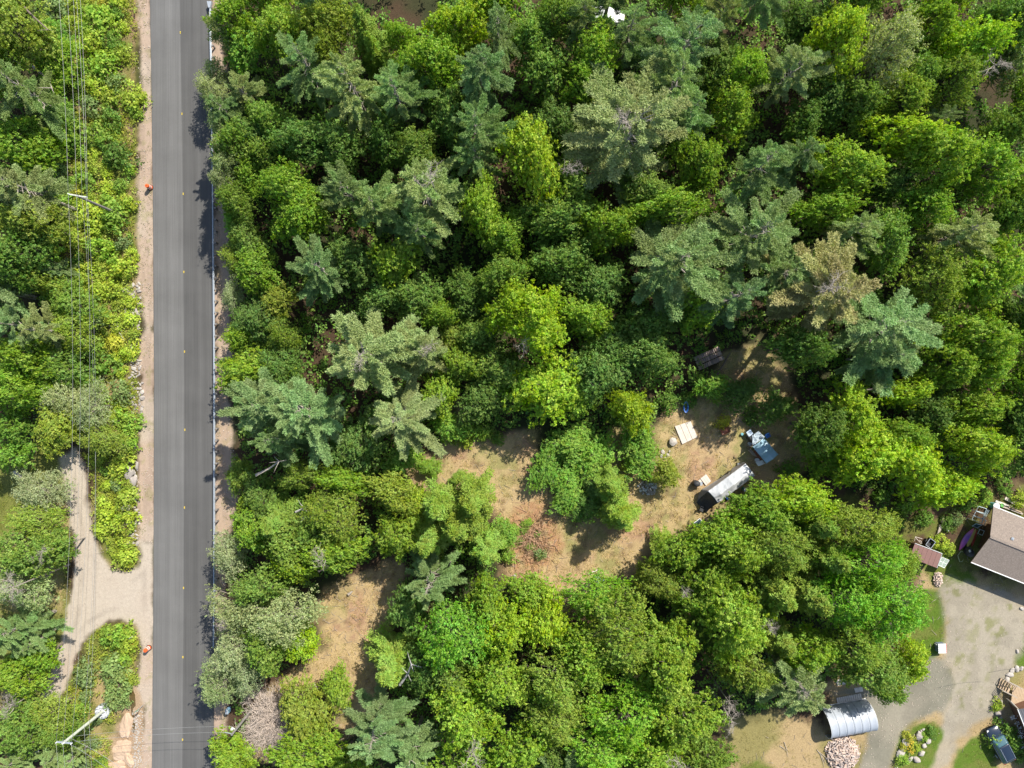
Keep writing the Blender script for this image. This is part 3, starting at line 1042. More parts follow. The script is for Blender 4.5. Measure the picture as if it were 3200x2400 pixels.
TREES = """
O 22 40 62 58 12|filling the upper left corner of the photo
P 28 190 65 58 14|at the left edge below the fallen trunk
M 20 300 65 45 9|at the left edge between two pines
Q 45 405 65 60 14|at the left edge with a rusty brown patch
s 100 70 35 40 5|beside the long fallen trunk near the top left
M 108 130 45 45 6|under the westernmost power line near the top
s 110 235 35 35 5|right of the left-edge pine below the fallen trunk
M 85 310 40 45 7|left of the wires above the upper power pole
O 55 475 60 50 11|in front of the birch log at the left edge
D 30 545 55 55 11|in deep shade at the left edge below the birch log
P 118 580 36 32 7|small, leaning to the wires below the upper power pole
O 60 595 50 30 8|low and wide, at the left edge in the shade
P 22 700 50 45 12|at the left edge level with the upper rock rubble
Q 85 705 50 42 11|beside the left-edge pine, under the western wire
M 40 768 55 40 9|at the left edge below the pair of pines
B 145 650 48 46 8|round, right under the power lines at the upper rubble
H 150 712 50 40 7|under the power lines left of the upper rubble
B 110 785 55 42 9|under the wires left of the white fallen branch
M 25 815 50 38 8|at the left edge below the row of pines
A 118 862 48 42 8|under the wires above the end of the dirt track
O 112 925 46 42 8|round, hanging over the top end of the dirt track
M 30 850 50 38 9|at the left edge west of the poplar under the wires
s 18 925 35 32 7|at the left edge above the small grassy opening
s 15 985 30 38 6|at the left edge beside the small grassy opening
A 188 880 36 48 6|right of the wires, above the dirt track's top end
H 212 945 42 40 5|between the dirt track's top end and the shoulder
A 80 1062 52 48 5|round and fluffy, left of the upper dirt track
H 72 1130 62 36 6|low and mixed, left of the dirt track's middle
B 40 1200 62 50 9|at the left edge behind the bare grey branches
B 105 1190 38 42 6|with bare grey branches, left of the dirt track
A 28 1275 62 42 8|with bare limbs, at the left edge west of the junction
P 38 1360 64 45 9|broad, at the left edge below the track junction
P 68 1385 38 34 7|touching the dirt track below the junction
M 78 1424 34 32 6|overhanging the lower dirt track's left side
M 28 1465 52 40 7|at the left edge above the track's lower end
H 100 1545 48 40 6|just above the crossarm of the lower power pole
B 40 1580 52 48 8|at the left edge beside the lower power pole
B 118 1590 40 32 6|behind the crossarm of the lower power pole
P 112 1635 24 38 6|slim, at the bottom edge between two power wires
P 155 1640 22 30 5|slim, at the bottom edge under the crossarm
P 30 1650 50 30 7|at the bottom left corner of the photo
A 476 62 26 34 9|slim, beside the guardrail's flared upper end
A 470 268 24 30 8|slim, leaning over the guardrail below the pair of poplars
A 476 318 24 30 9|second slim one leaning over the upper guardrail
A 474 392 22 30 9|third slim one leaning over the guardrail by the drum
M 495 30 38 42 10|at the top edge just right of the guardrail end
s 520 95 36 45 7|right of the guardrail's flared upper end
A 462 150 24 24 5|smallest, leaning over the upper guardrail
A 448 188 30 34 6|overhanging the road in the upper part
P 475 225 42 42 10|beside the road just below the overhanging poplar
Q 528 205 40 45 9|second from the guardrail near the top
B 497 300 38 38 10|beside the guardrail below the top row of pines
D 545 290 40 45 8|in the second row from the road near the top
A 480 355 28 30 9|with a bare white twig reaching over the guardrail
M 535 375 35 34 7|by the road level with the second orange drum shadow
B 498 430 32 34 9|beside the guardrail level with the upper drum
s 500 470 24 30 5|near the guardrail below the upper traffic drum
B 530 520 38 45 7|in the roadside row above the sandy shoulder
H 505 560 28 32 5|between the guardrail and the upper dark wood
A 498 640 22 35 5|small and bluish on the right sandy shoulder
M 545 580 40 45 8|behind the roadside row level with the rock rubble
O 592 652 36 34 7|small and round between roadside and pine
H 605 722 36 32 7|small and round below the ochre one
D 555 690 45 50 7|in shade behind the right sandy shoulder
M 515 725 32 32 6|hanging over the right shoulder, upper of a pair
M 540 800 66 44 7|spreading over the right shoulder, lower of a pair
D 600 800 45 50 7|in shade between the roadside maple and the big pine
M 603 62 48 58 10|in the upper woods left of the dark hemlock
O 695 40 58 48 10|at the top edge left of the dark hemlock
H 700 92 40 38 9|below the top-edge maples, above the big pine group
F 782 45 36 50 12|dark, at the top edge left of the brown forest floor
F 800 95 30 30 10|dark, just below the top-edge hemlock
P 655 128 62 56 15|westernmost of the big pine group near the top
Q 752 175 66 62 16|central of the big pine group near the top
P 850 190 56 60 15|easternmost of the big pine group near the top
M 928 122 58 62 12|golden topped, right of the big pine group
M 862 72 32 30 8|low, below the patch of brown forest floor
Y 990 45 58 52 11|at the top edge right of the brown forest floor
D 880 155 40 40 9|between the pine group and the golden maple
P 1040 145 58 62 15|upper pine of the stacked pair left of centre
P 1028 262 60 62 16|lower pine of the stacked pair left of centre
P 1035 330 48 45 12|small, tucked under the stacked pair's lower tip
P 1082 50 36 60 14|narrow and dark at the top edge
B 578 255 42 44 9|behind the roadside poplars in the upper woods
B 560 325 40 40 8|in the upper woods below the pine group's west side
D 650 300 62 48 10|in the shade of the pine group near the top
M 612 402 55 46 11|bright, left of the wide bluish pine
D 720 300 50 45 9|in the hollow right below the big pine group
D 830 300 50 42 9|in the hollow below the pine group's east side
B 895 320 55 42 10|above the pine with the bare grey branches
D 965 240 45 62 9|in shade between golden maple and stacked pines
P 740 402 62 45 13|left half of the wide bluish pine pair
P 810 440 58 55 14|right half of the wide bluish pine pair
Q 920 415 82 78 16|with bare grey branches and a rusty tuft
P 900 490 60 45 13|small, hanging below the grey-branched pine
M 1040 450 40 62 11|bright, right of the grey-branched pine
M 1092 500 38 46 9|in the middle woods left of the centre hollow
M 640 462 52 46 10|bright, between the roadside and the bluish pines
P 685 590 58 64 13|standing alone above the rusty-centred pine
D 760 560 48 50 8|in deep shade right of the lone pine
M 853 560 52 46 9|shaded, under the grey-branched pine's lower tips
d 820 645 40 38 7|in the central hollow above the rusty-centred pine
M 955 678 34 30 8|small and bright in the central hollow
D 900 640 50 45 7|in the central hollow beside the small bright maple
D 1010 640 48 48 8|in the central hollow left of the bright double maple
B 1085 590 48 42 11|just above the bright double maple
Q 785 762 105 92 17|rusty-centred, widest pine left of the clearing
Q 912 752 58 54 13|with bare twigs, right of the rusty-centred pine
O 975 722 30 28 6|small and orange-tinted in the hollow
M 1000 785 42 40 8|above the clearing's narrow northern entrance
B 1030 720 40 42 8|left of the bright double maple
Y 1100 660 52 44 13|left half of the bright double maple
Y 1160 690 66 62 14|right half of the bright double maple
D 1040 860 50 45 7|low, right of the clearing's northern entrance
B 1075 800 52 50 8|between the clearing entrance and the maple below centre
Y 1152 330 54 84 13|tall oval, brightest beside the stacked pines
B 1150 70 48 48 10|at the top edge right of the narrow dark pine
M 1290 105 50 52 11|upper bright one left of the giant star pine
M 1262 170 48 42 10|lower bright one above the giant star pine
B 1205 30 48 40 11|at the top edge above the bright maples
B 1180 140 46 55 9|shaded, right of the stacked pines
s 1308 54 28 20 4|low, hiding most of the white car
Q 1270 30 52 38 13|at the top edge near the white car roof
P 1370 50 55 45 14|at the top edge, shaded, left of the big northern pine
P 1480 92 82 68 16|largest of the northern pines
P 1465 180 72 66 16|just below the largest northern pine
P 1500 240 50 50 13|with drooping tips, right of the star pine
Q 1570 30 48 45 14|at the top edge right of the largest northern pine
M 1618 140 48 40 10|between the northern pines and the pale lone pine
M 1590 235 52 50 10|below the gap right of the northern pines
Q 1360 275 130 118 18|giant star-shaped one, biggest in the upper woods
D 1210 270 45 60 9|in shade left of the giant star pine
D 1560 150 45 60 8|in the dark gap right of the northern pines
B 1400 410 55 50 10|below the giant star pine
M 1515 340 42 62 11|right of the giant star pine
B 1235 400 50 48 9|below left of the giant star pine
Q 1727 145 58 62 14|pale and standing alone near the top right
Y 1828 70 52 66 13|at the top edge right of the pale lone pine
A 1938 90 60 66 13|wide and silvery at the top right
M 2030 40 56 38 12|at the top edge right of the silvery poplar
Y 2115 88 58 62 13|bright, near the top right corner
H 2070 165 55 46 12|below the bright one at the top right
B 1990 165 50 42 11|between the silvery poplar and the right-hand maples
D 1760 40 50 45 8|at the top edge in a dark gap
D 2190 40 45 60 12|filling the top right corner
A 2195 130 38 45 10|grey and sparse at the right edge near the top
B 1870 210 48 40 10|below the top-edge bright maple
D 1800 200 50 45 8|right of the pale lone pine in shadow
H 1962 200 55 46 11|left of the brown forest floor patch
Q 2025 258 48 30 11|with bare centre branches, upper right woods
P 1665 345 72 58 15|pale bluish, upper right of centre
P 1730 330 45 45 13|right companion of the pale bluish pine
M 1835 352 72 54 12|broad, right of the pale bluish pine
Y 1980 285 72 42 12|broad, upper right below the bare-centred pine
M 2055 325 68 58 13|in the upper right, level with the pale bluish pine
M 2150 350 60 60 12|at the right edge below the sparse poplar
B 2190 270 36 48 11|at the right edge right of the upper maples
D 1750 250 50 42 8|in the dark gap below the pale lone pine
D 1920 390 50 40 8|above the rusty patch of forest floor
B 1206 465 66 48 10|in the middle woods below the star pine's left side
D 1215 560 60 50 9|above the bright double maple's right side
M 1318 482 52 50 11|left of the large central pine
M 1445 440 80 40 11|above the large central pine
P 1443 552 112 98 17|large central one with needle plumes to the left
P 1640 500 92 84 17|large, with a rusty spot at its centre
P 1590 640 72 56 14|below the rusty-spotted large pine
P 1700 590 58 60 14|between the rusty-spotted pine and the browning pine
M 1506 655 60 46 9|below the large central pine
D 1290 610 50 55 8|in the dark hollow right of the double maple
M 1268 682 50 42 9|right of the bright double maple
D 1400 700 60 45 8|in the dark hollow below the large central pine
D 1330 755 55 45 8|dark, above the firewood stack's left
D 1400 760 62 50 9|bluish dark, left of the stacked firewood
D 1300 800 60 60 9|bluish dark, right of the maple below centre
Y 1190 840 76 68 9|large, above the clearing, below the double maple
M 1258 855 38 38 7|small companion right of the large maple above the clearing
T 1800 640 108 108 17|broad brownish one, the only brown pine
P 1932 700 108 100 16|wide, right of the browning pine
P 1920 770 70 50 13|drooping low, under the wide right pine
Q 1858 500 66 44 13|above the browning pine
M 1792 445 66 40 11|above and left of the pale olive pine
B 1925 515 50 58 11|right of the pale olive pine
Q 2095 508 80 54 14|feathery, upper right beside the right-edge maples
M 2150 590 66 76 13|large, at the right edge in the upper middle
H 2030 600 62 62 12|left of the large right-edge maple
M 2015 440 50 46 10|below the rusty patch of forest floor
M 2135 725 78 54 12|at the right edge below the large maple
M 2070 785 56 46 11|right of the wide pine's drooping branches
M 2150 790 46 40 11|at the right edge beside the lower maples
B 2195 455 30 52 11|at the right edge above the feathery pine
D 2195 690 30 60 9|at the right edge in deep shade
Y 1975 845 48 32 9|small and bright beneath the wide right pine
D 1745 745 55 45 14|in shade above the sunlit forest opening
s 1540 835 34 28 4|sunlit, below the stacked firewood
d 1600 850 42 28 3|low, along the north side of the tarp clearing
d 1680 880 36 30 3|low and dark, above the blue tarp shelter
P 588 880 80 66 14|left part of the huge roadside pine
P 665 905 90 82 15|right part of the huge roadside pine
P 600 955 60 42 12|lowest part of the huge roadside pine
Q 866 905 76 78 12|pale fan-shaped one above the clearing's left side
M 950 850 34 50 7|bright, at the clearing's upper left edge
s 975 925 32 36 4|low, along the clearing's upper left edge
D 770 960 50 70 7|in the dark gap between huge pine and fan-shaped pine
s 860 995 40 30 4|below the fan-shaped pine, at the clearing
O 842 1065 50 36 8|round golden one left of the clearing
y 893 1090 28 40 4|between the golden tree and the clearing
M 738 1042 48 30 8|left of the golden tree
H 645 1028 46 28 7|below the huge roadside pine
B 512 1025 24 34 4|thin and brownish on the right sandy shoulder
y 532 1085 20 20 3|tiny and bright on the right sandy shoulder
D 560 1080 36 50 6|in shade beside the right sandy shoulder
F 590 1130 48 58 10|at the roadside left of the broken white branches
B 618 1180 55 48 9|below the roadside hemlock
H 715 1115 58 56 10|right of the broken white branches
B 668 1150 36 50 8|beside the broken white branches
M 700 1195 68 46 9|above the lower clearing
Y 625 1222 46 36 8|bright, low beside the bare-twigged tree
A 488 1205 46 38 6|sparse with white twigs, leaning over the guardrail
M 540 1150 38 44 8|by the guardrail below the sandy shoulder
M 858 1165 48 42 8|between the lower clearing and the hemlock group
F 920 1175 56 50 12|yellowish left one of the hemlock group
F 945 1098 48 46 12|upper left one of the hemlock group
F 1022 1085 50 54 12|upper right one of the hemlock group
F 990 1142 52 52 13|central one of the hemlock group
F 1050 1195 46 46 11|lower right one of the hemlock group
F 983 1037 13 20 4|tiny pointed one on the clearing's grass
s 1095 1150 22 26 3|low, on the clearing right of the hemlock group
P 925 1262 62 52 13|bluish, right below the hemlock group
D 882 1325 36 56 8|dark, left of the bluish pine
s 1180 1010 34 44 3|westernmost of the low thicket in the clearing
s 1240 960 48 34 4|top of the low thicket in the clearing
s 1235 1040 40 46 3|middle of the low thicket in the clearing
s 1285 985 40 44 4|eastern part of the low thicket in the clearing
s 1222 1075 34 26 3|bottom of the low thicket in the clearing
d 1275 1035 34 30 3|shaded inside the low thicket in the clearing
F 1322 1052 42 48 8|pale topped, upper of two on the clearing's island
F 1348 1120 44 48 9|lower of two on the clearing's island
Y 1368 885 42 42 8|round, at the north end of the narrow hedge
s 1385 940 34 30 4|upper part of the narrow hedge by the tarp clearing
s 1382 985 40 42 4|lower part of the narrow hedge by the tarp clearing
d 1270 1100 30 28 3|shaded at the foot of the clearing's hemlocks
O 1443 1024 32 24 4|slender, leaning beside the grey stone heap
Y 1852 898 64 56 11|round bright, east of the blue tarp shelter
M 1790 985 52 40 5|shaded, just right of the blue tarp shelter
D 1785 925 46 50 12|in shade behind the blue tarp shelter
Y 1905 985 66 56 11|left part of the bright spreading group
Y 1985 1010 66 58 12|middle part of the bright spreading group
Y 2062 1055 52 42 10|right part of the bright spreading group
M 1975 945 50 34 10|upper part of the bright spreading group
Y 2135 965 62 50 11|bright, near the right edge above the house
M 2125 880 58 40 10|near the right edge above the bright maple
D 2190 900 36 50 9|at the right edge above the house
D 2020 890 50 40 8|in the dark gap between right maples
M 1572 1155 58 40 11|nearest to the silver tarp's lower corner
M 1658 1112 62 44 11|bright, behind the silver tarp
Y 1745 1085 68 44 11|bright, right of the silver tarp
M 1600 1190 66 50 12|lower left of the silver tarp's big grove
H 1690 1180 66 52 12|heart of the grove below the silver tarp
F 1780 1140 46 50 12|pointed, in the grove left of the red-brown shed
H 1870 1140 66 48 11|above the red-brown shed
G 1885 1225 76 54 12|left of the red-brown shed
F 1800 1215 50 50 12|pointed, two crowns left of the red-brown shed
M 1480 1195 50 44 9|facing the dry clearing below the silver tarp
M 1540 1240 50 46 10|in the grove left of the dark gap
F 1440 1195 28 40 7|pointed, at the dry clearing's lower edge
O 1392 1252 26 22 5|small golden bush-like one by the blue bin
H 1440 1265 48 38 8|below the golden small one
M 1495 1295 48 36 9|above the brown gap in the lower grove
G 1290 1292 76 44 9|right below the blue bin in the clearing
M 1150 1290 50 40 7|at the clearing's bottom beside the pale trunk
M 1053 1305 46 40 9|right of the bluish pine
Y 1092 1368 50 58 11|left half of the yellow pair left of centre bottom
Y 1178 1350 40 58 11|right half of the yellow pair left of centre bottom
G 978 1382 72 68 13|large and vivid, below the bluish pine
H 1343 1375 92 72 13|largest of the lower centre grove
M 1270 1435 72 54 12|left below the largest lower-centre tree
M 1440 1440 74 70 13|right below the largest lower-centre tree
H 1206 1482 66 54 12|lower centre, left side of the grove
M 1593 1345 70 76 13|tall, right of the brown gap in the lower grove
O 1620 1455 52 46 11|golden, below the tall tree right of the gap
D 1530 1350 30 60 6|in the brown gap of the lower grove
F 1690 1290 56 50 12|left of the feathery hemlock grove above the grey shelter
F 1760 1300 56 56 13|tallest hemlock above the grey arched shelter
G 1850 1300 60 66 13|left half of the vivid pair by the driveway
G 1935 1325 66 74 13|right half of the vivid pair by the driveway
H 1855 1395 66 50 12|below the vivid pair by the driveway
Y 1972 1442 46 38 8|bright ball-shaped one beside the white box
B 1900 1452 62 52 11|just above the grey gravel driveway
M 1762 1412 56 42 11|above the pine by the grey shelter
Q 1738 1495 74 60 15|next to the grey arched shelter
B 1928 1500 30 26 7|low, hanging over the grey gravel driveway
F 1690 1390 50 46 11|left of the pine by the grey shelter, higher up
H 1945 1222 44 44 9|lower, half covering the red-brown shed
D 1660 1300 36 50 8|in the shade left of the feathery grove
H 1200 1560 66 44 11|yellowish, bottom centre
G 1356 1557 80 66 12|vivid, bottom centre
M 1480 1555 72 60 12|bottom, left of the dead grey twigs
M 1130 1620 60 46 11|at the bottom edge left of centre
D 1200 1640 50 34 8|at the bottom edge in shade near centre
G 1300 1635 70 40 12|at the bottom edge right of centre
M 1420 1640 66 40 11|at the bottom edge with grey dead tips
B 1530 1640 50 40 9|at the bottom edge left of the sandy corner
M 1003 1555 74 66 11|bottom, below the dark hemlock-like tree
M 1078 1480 58 48 11|between the vivid tree and the bottom edge
B 970 1465 48 38 9|below the large vivid tree
F 838 1450 62 66 11|dark, at the lower clearing's right side
D 912 1452 42 46 9|dark, right companion of the lower clearing's hemlock
P 790 1590 86 56 13|wide, at the bottom edge left of centre
P 890 1630 62 46 12|at the bottom edge, right of the wide bottom pine
O 655 1545 52 66 6|light golden green, right of the dead brush
M 650 1640 62 36 9|bright, at the bottom edge right of the road
M 725 1490 30 36 5|small, on the lower clearing's lower edge
M 740 1648 42 26 6|at the bottom edge beneath the golden green tree
A 500 1320 58 42 8|beside the road, upper of three grey-green ones
A 500 1410 52 46 8|beside the road, second of three grey-green ones
A 465 1485 46 40 7|overhanging the road, lowest of three grey-green ones
A 595 1345 62 68 10|large, between the road and the lower clearing
B 560 1270 50 40 9|behind the roadside poplars above the lower clearing
Y 648 1395 30 42 6|bright, at the lower clearing's left edge
A 530 1455 42 42 7|behind the lowest roadside poplar
M 495 1640 50 38 6|at the bottom edge right beside the road
B 565 1400 45 50 9|between two roadside poplars and the clearing
M 930 1010 22 20 2|tiny, on the clearing's upper edge
"""
NT = 0
for ln in TREES.strip().splitlines():
    a, lab = ln.split("|")
    k, x, y, rx, ry, h = a.split()
    tree(k, float(x), float(y), float(rx), float(ry), float(h), lab)
    NT += 1

# trees just outside the frame whose crowns and shade reach in
for k, x, y, rx, ry, h, lab in [
        ('M', 560, -40, 55, 45, 9, "beyond the top edge right of the road"), ('P', 680, -50, 60, 55, 14, "beyond the top edge above the maples"),
        ('M', 1060, -45, 60, 50, 11, "beyond the top edge near the narrow pine"), ('P', 1330, -55, 70, 60, 15, "beyond the top edge above the white car roof"),
        ('M', 1480, -50, 60, 50, 12, "beyond the top edge above the northern pines"), ('P', 1680, -60, 65, 60, 14, "beyond the top edge above the pale lone pine"),
        ('B', 1880, -50, 65, 50, 12, "beyond the top edge above the silvery poplar"), ('M', 2070, -55, 65, 50, 12, "beyond the top edge near the right corner"),
        ('P', 2275, 20, 60, 70, 14, "beyond the right edge near the top corner"), ('M', 2275, 200, 55, 70, 12, "beyond the right edge level with the silvery poplar"),
        ('M', 2270, 420, 50, 70, 12, "beyond the right edge level with the bluish pine"), ('P', 2275, 640, 60, 65, 14, "beyond the right edge level with the browning pine"),
        ('M', 2275, 820, 55, 70, 12, "beyond the right edge above the house"), ('D', 2265, 960, 55, 60, 11, "beyond the right edge just behind the house"),
        ('M', -55, 120, 60, 60, 11, "beyond the left edge near the top corner"), ('P', -50, 620, 60, 60, 13, "beyond the left edge level with the rubble"),
        ('M', 1000, 1700, 70, 50, 11, "beyond the bottom edge left of centre"), ('P', 1230, 1710, 70, 50, 13, "beyond the bottom edge at the centre"),
        ('M', 1450, 1710, 60, 50, 11, "beyond the bottom edge right of centre")]:
    tree(k, x, y, rx, ry, h, lab)

# ------------------------------------------------------------------ ground cover that nobody could count
OPEN = [CLEAR1, CLEAR2, YARD, YARD_S, TRACK, SHO_L, SHO_L2, SHO_R, DRIVE_G, DRIVE_L, roadp, STRIP, GREENL, GREENP, SANDP]


def hump(x, y):
    a = fbm(x, y, 3.0, 91, 3)
    return .3 + 4.2 * sm(.35, .75, a) * (.4 + .6 * fbm(x, y, 12, 95, 2))


rng = np.random.RandomState(9)
n = 34000
X = rng.uniform(-64, 64, n)
Y = rng.uniform(-48, 48, n)
d = np.minimum.reduce([sdf(p, X, Y) for p in OPEN])
bare = fbm(X, Y, 7, 97, 3)
PATCH = [O(900, 20), O(2170, 190), O(1960, 480)]     # brown openings on the forest floor
dp = np.minimum.reduce([np.hypot((X - p.x) / 1.3, Y - p.y) for p in PATCH])
keep = (d > .9) & (bare < .80) & (dp > 2.6)
X, Y, d = X[keep], Y[keep], d[keep]
Z = hump(X, Y) * sm(.6, 4, d)
e = .3
gx = (hump(X + e, Y) - hump(X - e, Y)) / (2 * e)
gy = (hump(X, Y + e) - hump(X, Y - e)) / (2 * e)
nr = unit(np.stack([-gx, -gy, np.ones_like(gx)], 1))
cen = np.stack([X, Y, np.maximum(.15, Z * rng.uniform(.75, 1.1, len(X)))], 1)
V, F, var, hue = leaf_quads(cen, nr, 11, .42, .27, rng, flatten=.5)
um = mesh_np("undergrowth", V, F, [M_LEAF], face_attr={"var": var, "hue": hue})
u = link("undergrowth", um)
u.color = (.175, .30, .05, 1)
tag(u, kind="stuff")
NUG = len(F)

# low yellow-green weeds under the power lines
n = 9000
X = rng.uniform(O(118, 0).x, O(312, 0).x, n)
Y = rng.uniform(-47, 47, n)
d1 = sdf(STRIP, X, Y)
d2 = sdf(GREENP, X, Y)
db = np.minimum.reduce([sdf(p, X, Y) for p in (TRACK, SHO_L, SHO_L2, roadp, SANDP)])
keep = (np.minimum(d1, d2) < .3) & (db > .3) & (fbm(X, Y, 3, 131, 3) < .56)
X, Y = X[keep], Y[keep]
cen = np.stack([X, Y, rng.uniform(.08, .55, len(X))], 1)
V, F, var, hue = leaf_quads(cen, np.tile([0, 0, 1.0], (len(X), 1)), 9, .35, .17, rng, flatten=.4)
wm = mesh_np("weeds", V, F, [M_LEAF], face_attr={"var": var, "hue": hue})
w = link("weeds", wm)
w.color = (.30, .34, .05, 1)
tag(w, kind="stuff")


# grass: thin upright blades in tufts
def grass(name, polys, count, hgt, col, seed, avoid=(), thr=.6):
    rng = np.random.RandomState(seed)
    allp = np.array([q for p in polys for q in p])
    lo = np.maximum(allp.min(0), (-62, -47))
    hi = np.minimum(allp.max(0), (62, 47))
    X = rng.uniform(lo[0], hi[0], count)
    Y = rng.uniform(lo[1], hi[1], count)
    k = (np.minimum.reduce([sdf(p, X, Y) for p in polys]) < .1) & (fbm(X, Y, 2.2, seed, 3) < thr)
    for a in avoid:
        k &= sdf(a, X, Y) > .15
    X, Y = X[k], Y[k]
    nb = 6
    b = np.repeat(np.stack([X, Y, np.full(len(X), -.03)], 1), nb, 0)
    b[:, :2] += rng.normal(0, .10, (len(b), 2))
    dd = unit(rng.normal(0, .75, (len(b), 3)) * np.array([1, 1, 0]) + np.array([0, 0, .8]))
    V, F = blade_quads(b, dd, hgt, hgt * .16, rng)
    m = mesh_np(name, V, F, [M_LEAF], face_attr={"var": rng.rand(len(F)), "hue": rng.rand(len(F))})
    o = link(name, m)
    o.color = (*col, 1)
    return tag(o, kind="stuff")


AV = (TRACK, SHO_L, SHO_L2, roadp, DRIVE_G, DRIVE_L)
grass("dry_grass", [CLEAR1, CLEAR2], 26000, .24, (.52, .41, .20), 501)
grass("dry_grass", [YARD], 6000, .2, (.34, .29, .12), 502, AV)
grass("green_grass", [GREENL, GREENP], 9000, .25, (.25, .27, .06), 503, AV + (SANDP,))
grass("green_grass", LAWNS, 7000, .14, (.16, .25, .03), 504)
grass("shoulder_weeds", [SHO_L, SHO_R], 5000, .22, (.2, .22, .07), 505, (roadp,), thr=.42)

# ------------------------------------------------------------------ shrubs under the power lines, one by one
MARK = [102, 356, 606, 850, 1099, 1343, 1586, 1837, 2053, 2311]
ORD = ["first", "second", "third", "fourth", "fifth", "sixth", "seventh", "eighth", "ninth", "tenth", "eleventh", "twelfth", "thirteenth", "fourteenth", "fifteenth", "sixteenth", "seventeenth"]


def level(py):
    """words for a height in the photo, read off the yellow centre markers of the road"""
    for i, y in enumerate(MARK):
        if abs(py - y) < 42:
            return "by the %s road marker" % ORD[i]
    if py < MARK[0]:
        return "above the first road marker"
    for i in range(len(MARK) - 1):
        if MARK[i] < py < MARK[i + 1]:
            return ("just below the %s road marker" % ORD[i]) if py < (MARK[i] + MARK[i + 1]) / 2 else ("just above the %s road marker" % ORD[i + 1])
    return "below the tenth road marker"


srng = random.Random(77)
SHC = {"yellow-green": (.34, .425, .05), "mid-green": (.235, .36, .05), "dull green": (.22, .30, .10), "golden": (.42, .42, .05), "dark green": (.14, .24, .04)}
sh_list = []
tries = 0
while len(sh_list) < 190 and tries < 9000:
    tries += 1
    ox = srng.uniform(122, 302)
    oy = srng.uniform(0, 1235)
    if oy > 820 and ox < 215:
        continue
    p = O(ox, oy)
    a = np.array([p.x]), np.array([p.y])
    lim = 292 - 6 * math.sin(oy / 60)
    if ox > lim or sdf(TRACK, *a)[0] < 1.0 or sdf(SHO_L, *a)[0] < .5:
        continue
    if oy < 340 and 270 < ox < 294:
        continue
    if ox > 258 and 600 < oy < 880 and srng.random() < .8:
        continue
    r = srng.uniform(.7, 1.75) * (1.0 if oy < 1000 else .85)
    if any((p - q[0]).length < .78 * (r + q[1]) for q in sh_list):
        continue
    sh_list.append((p, r, ox, oy))
for (ox, oy, r) in [(262, 1370, 1.6), (283, 1385, 1.1), (235, 1375, .9), (195, 1395, .0), (195, 1450, 1.3), (250, 1440, 1.5), (262, 1478, 1.5), (255, 1508, 1.3), (274, 1500, 1.1),
                    (190, 1500, .8), (182, 1470, .9), (178, 1530, 1.1), (185, 1570, 1.0), (205, 1600, .8), (225, 1650, .8), (215, 1550, .7), (290, 1465, .7),
                    (275, 1420, .8), (220, 1640, .7), (190, 1650, .9)]:
    if r > 0:
        sh_list.append((O(ox, oy), r, ox, oy))
from collections import defaultdict
groups = defaultdict(list)
for p, r, ox, oy in sh_list:
    bl = (235 < ox < 285 and 1425 < oy < 1525) or (180 < ox < 205 and oy > 1430)
    c = "dull green" if bl else srng.choices(list(SHC), weights=[46, 28, 14, 4, 8])[0]
    side = "by left shoulder" if ox > 262 else ("under power lines" if ox < 205 else "beside the wires")
    if oy > 1340:
        side = "on grassy island" if oy < 1540 else "around lower pole"
    size = "tiny" if r < .85 else ("small" if r < 1.2 else "large")
    groups["%s %s shrub %s, %s" % (size, c, side, level(oy * K))].append((p, r, c, ox))
for lab, L in groups.items():
    L.sort(key=lambda q: q[3])
    for i, (p, r, c, ox) in enumerate(L):
        o = link("shrub", srng.choice(SH), None, (p.x, p.y, 0), srng.uniform(0, 6.28), (r * 1.08, r * srng.uniform(.9, 1.2), r * srng.uniform(.8, 1.2)))
        j = srng.uniform(.85, 1.15)
        col = SHC[c]
        o.color = (col[0] * j, col[1] * j, col[2], 1)
        l2 = lab
        if len(L) == 2:
            l2 = ("western " if i == 0 else "eastern ") + lab
        elif len(L) > 2:
            l2 = lab.replace(" shrub", " shrub, %s from west," % ORD[i], 1)
        tag(o, l2.replace(",,", ","), "shrub", "shrubs along the power line strip")

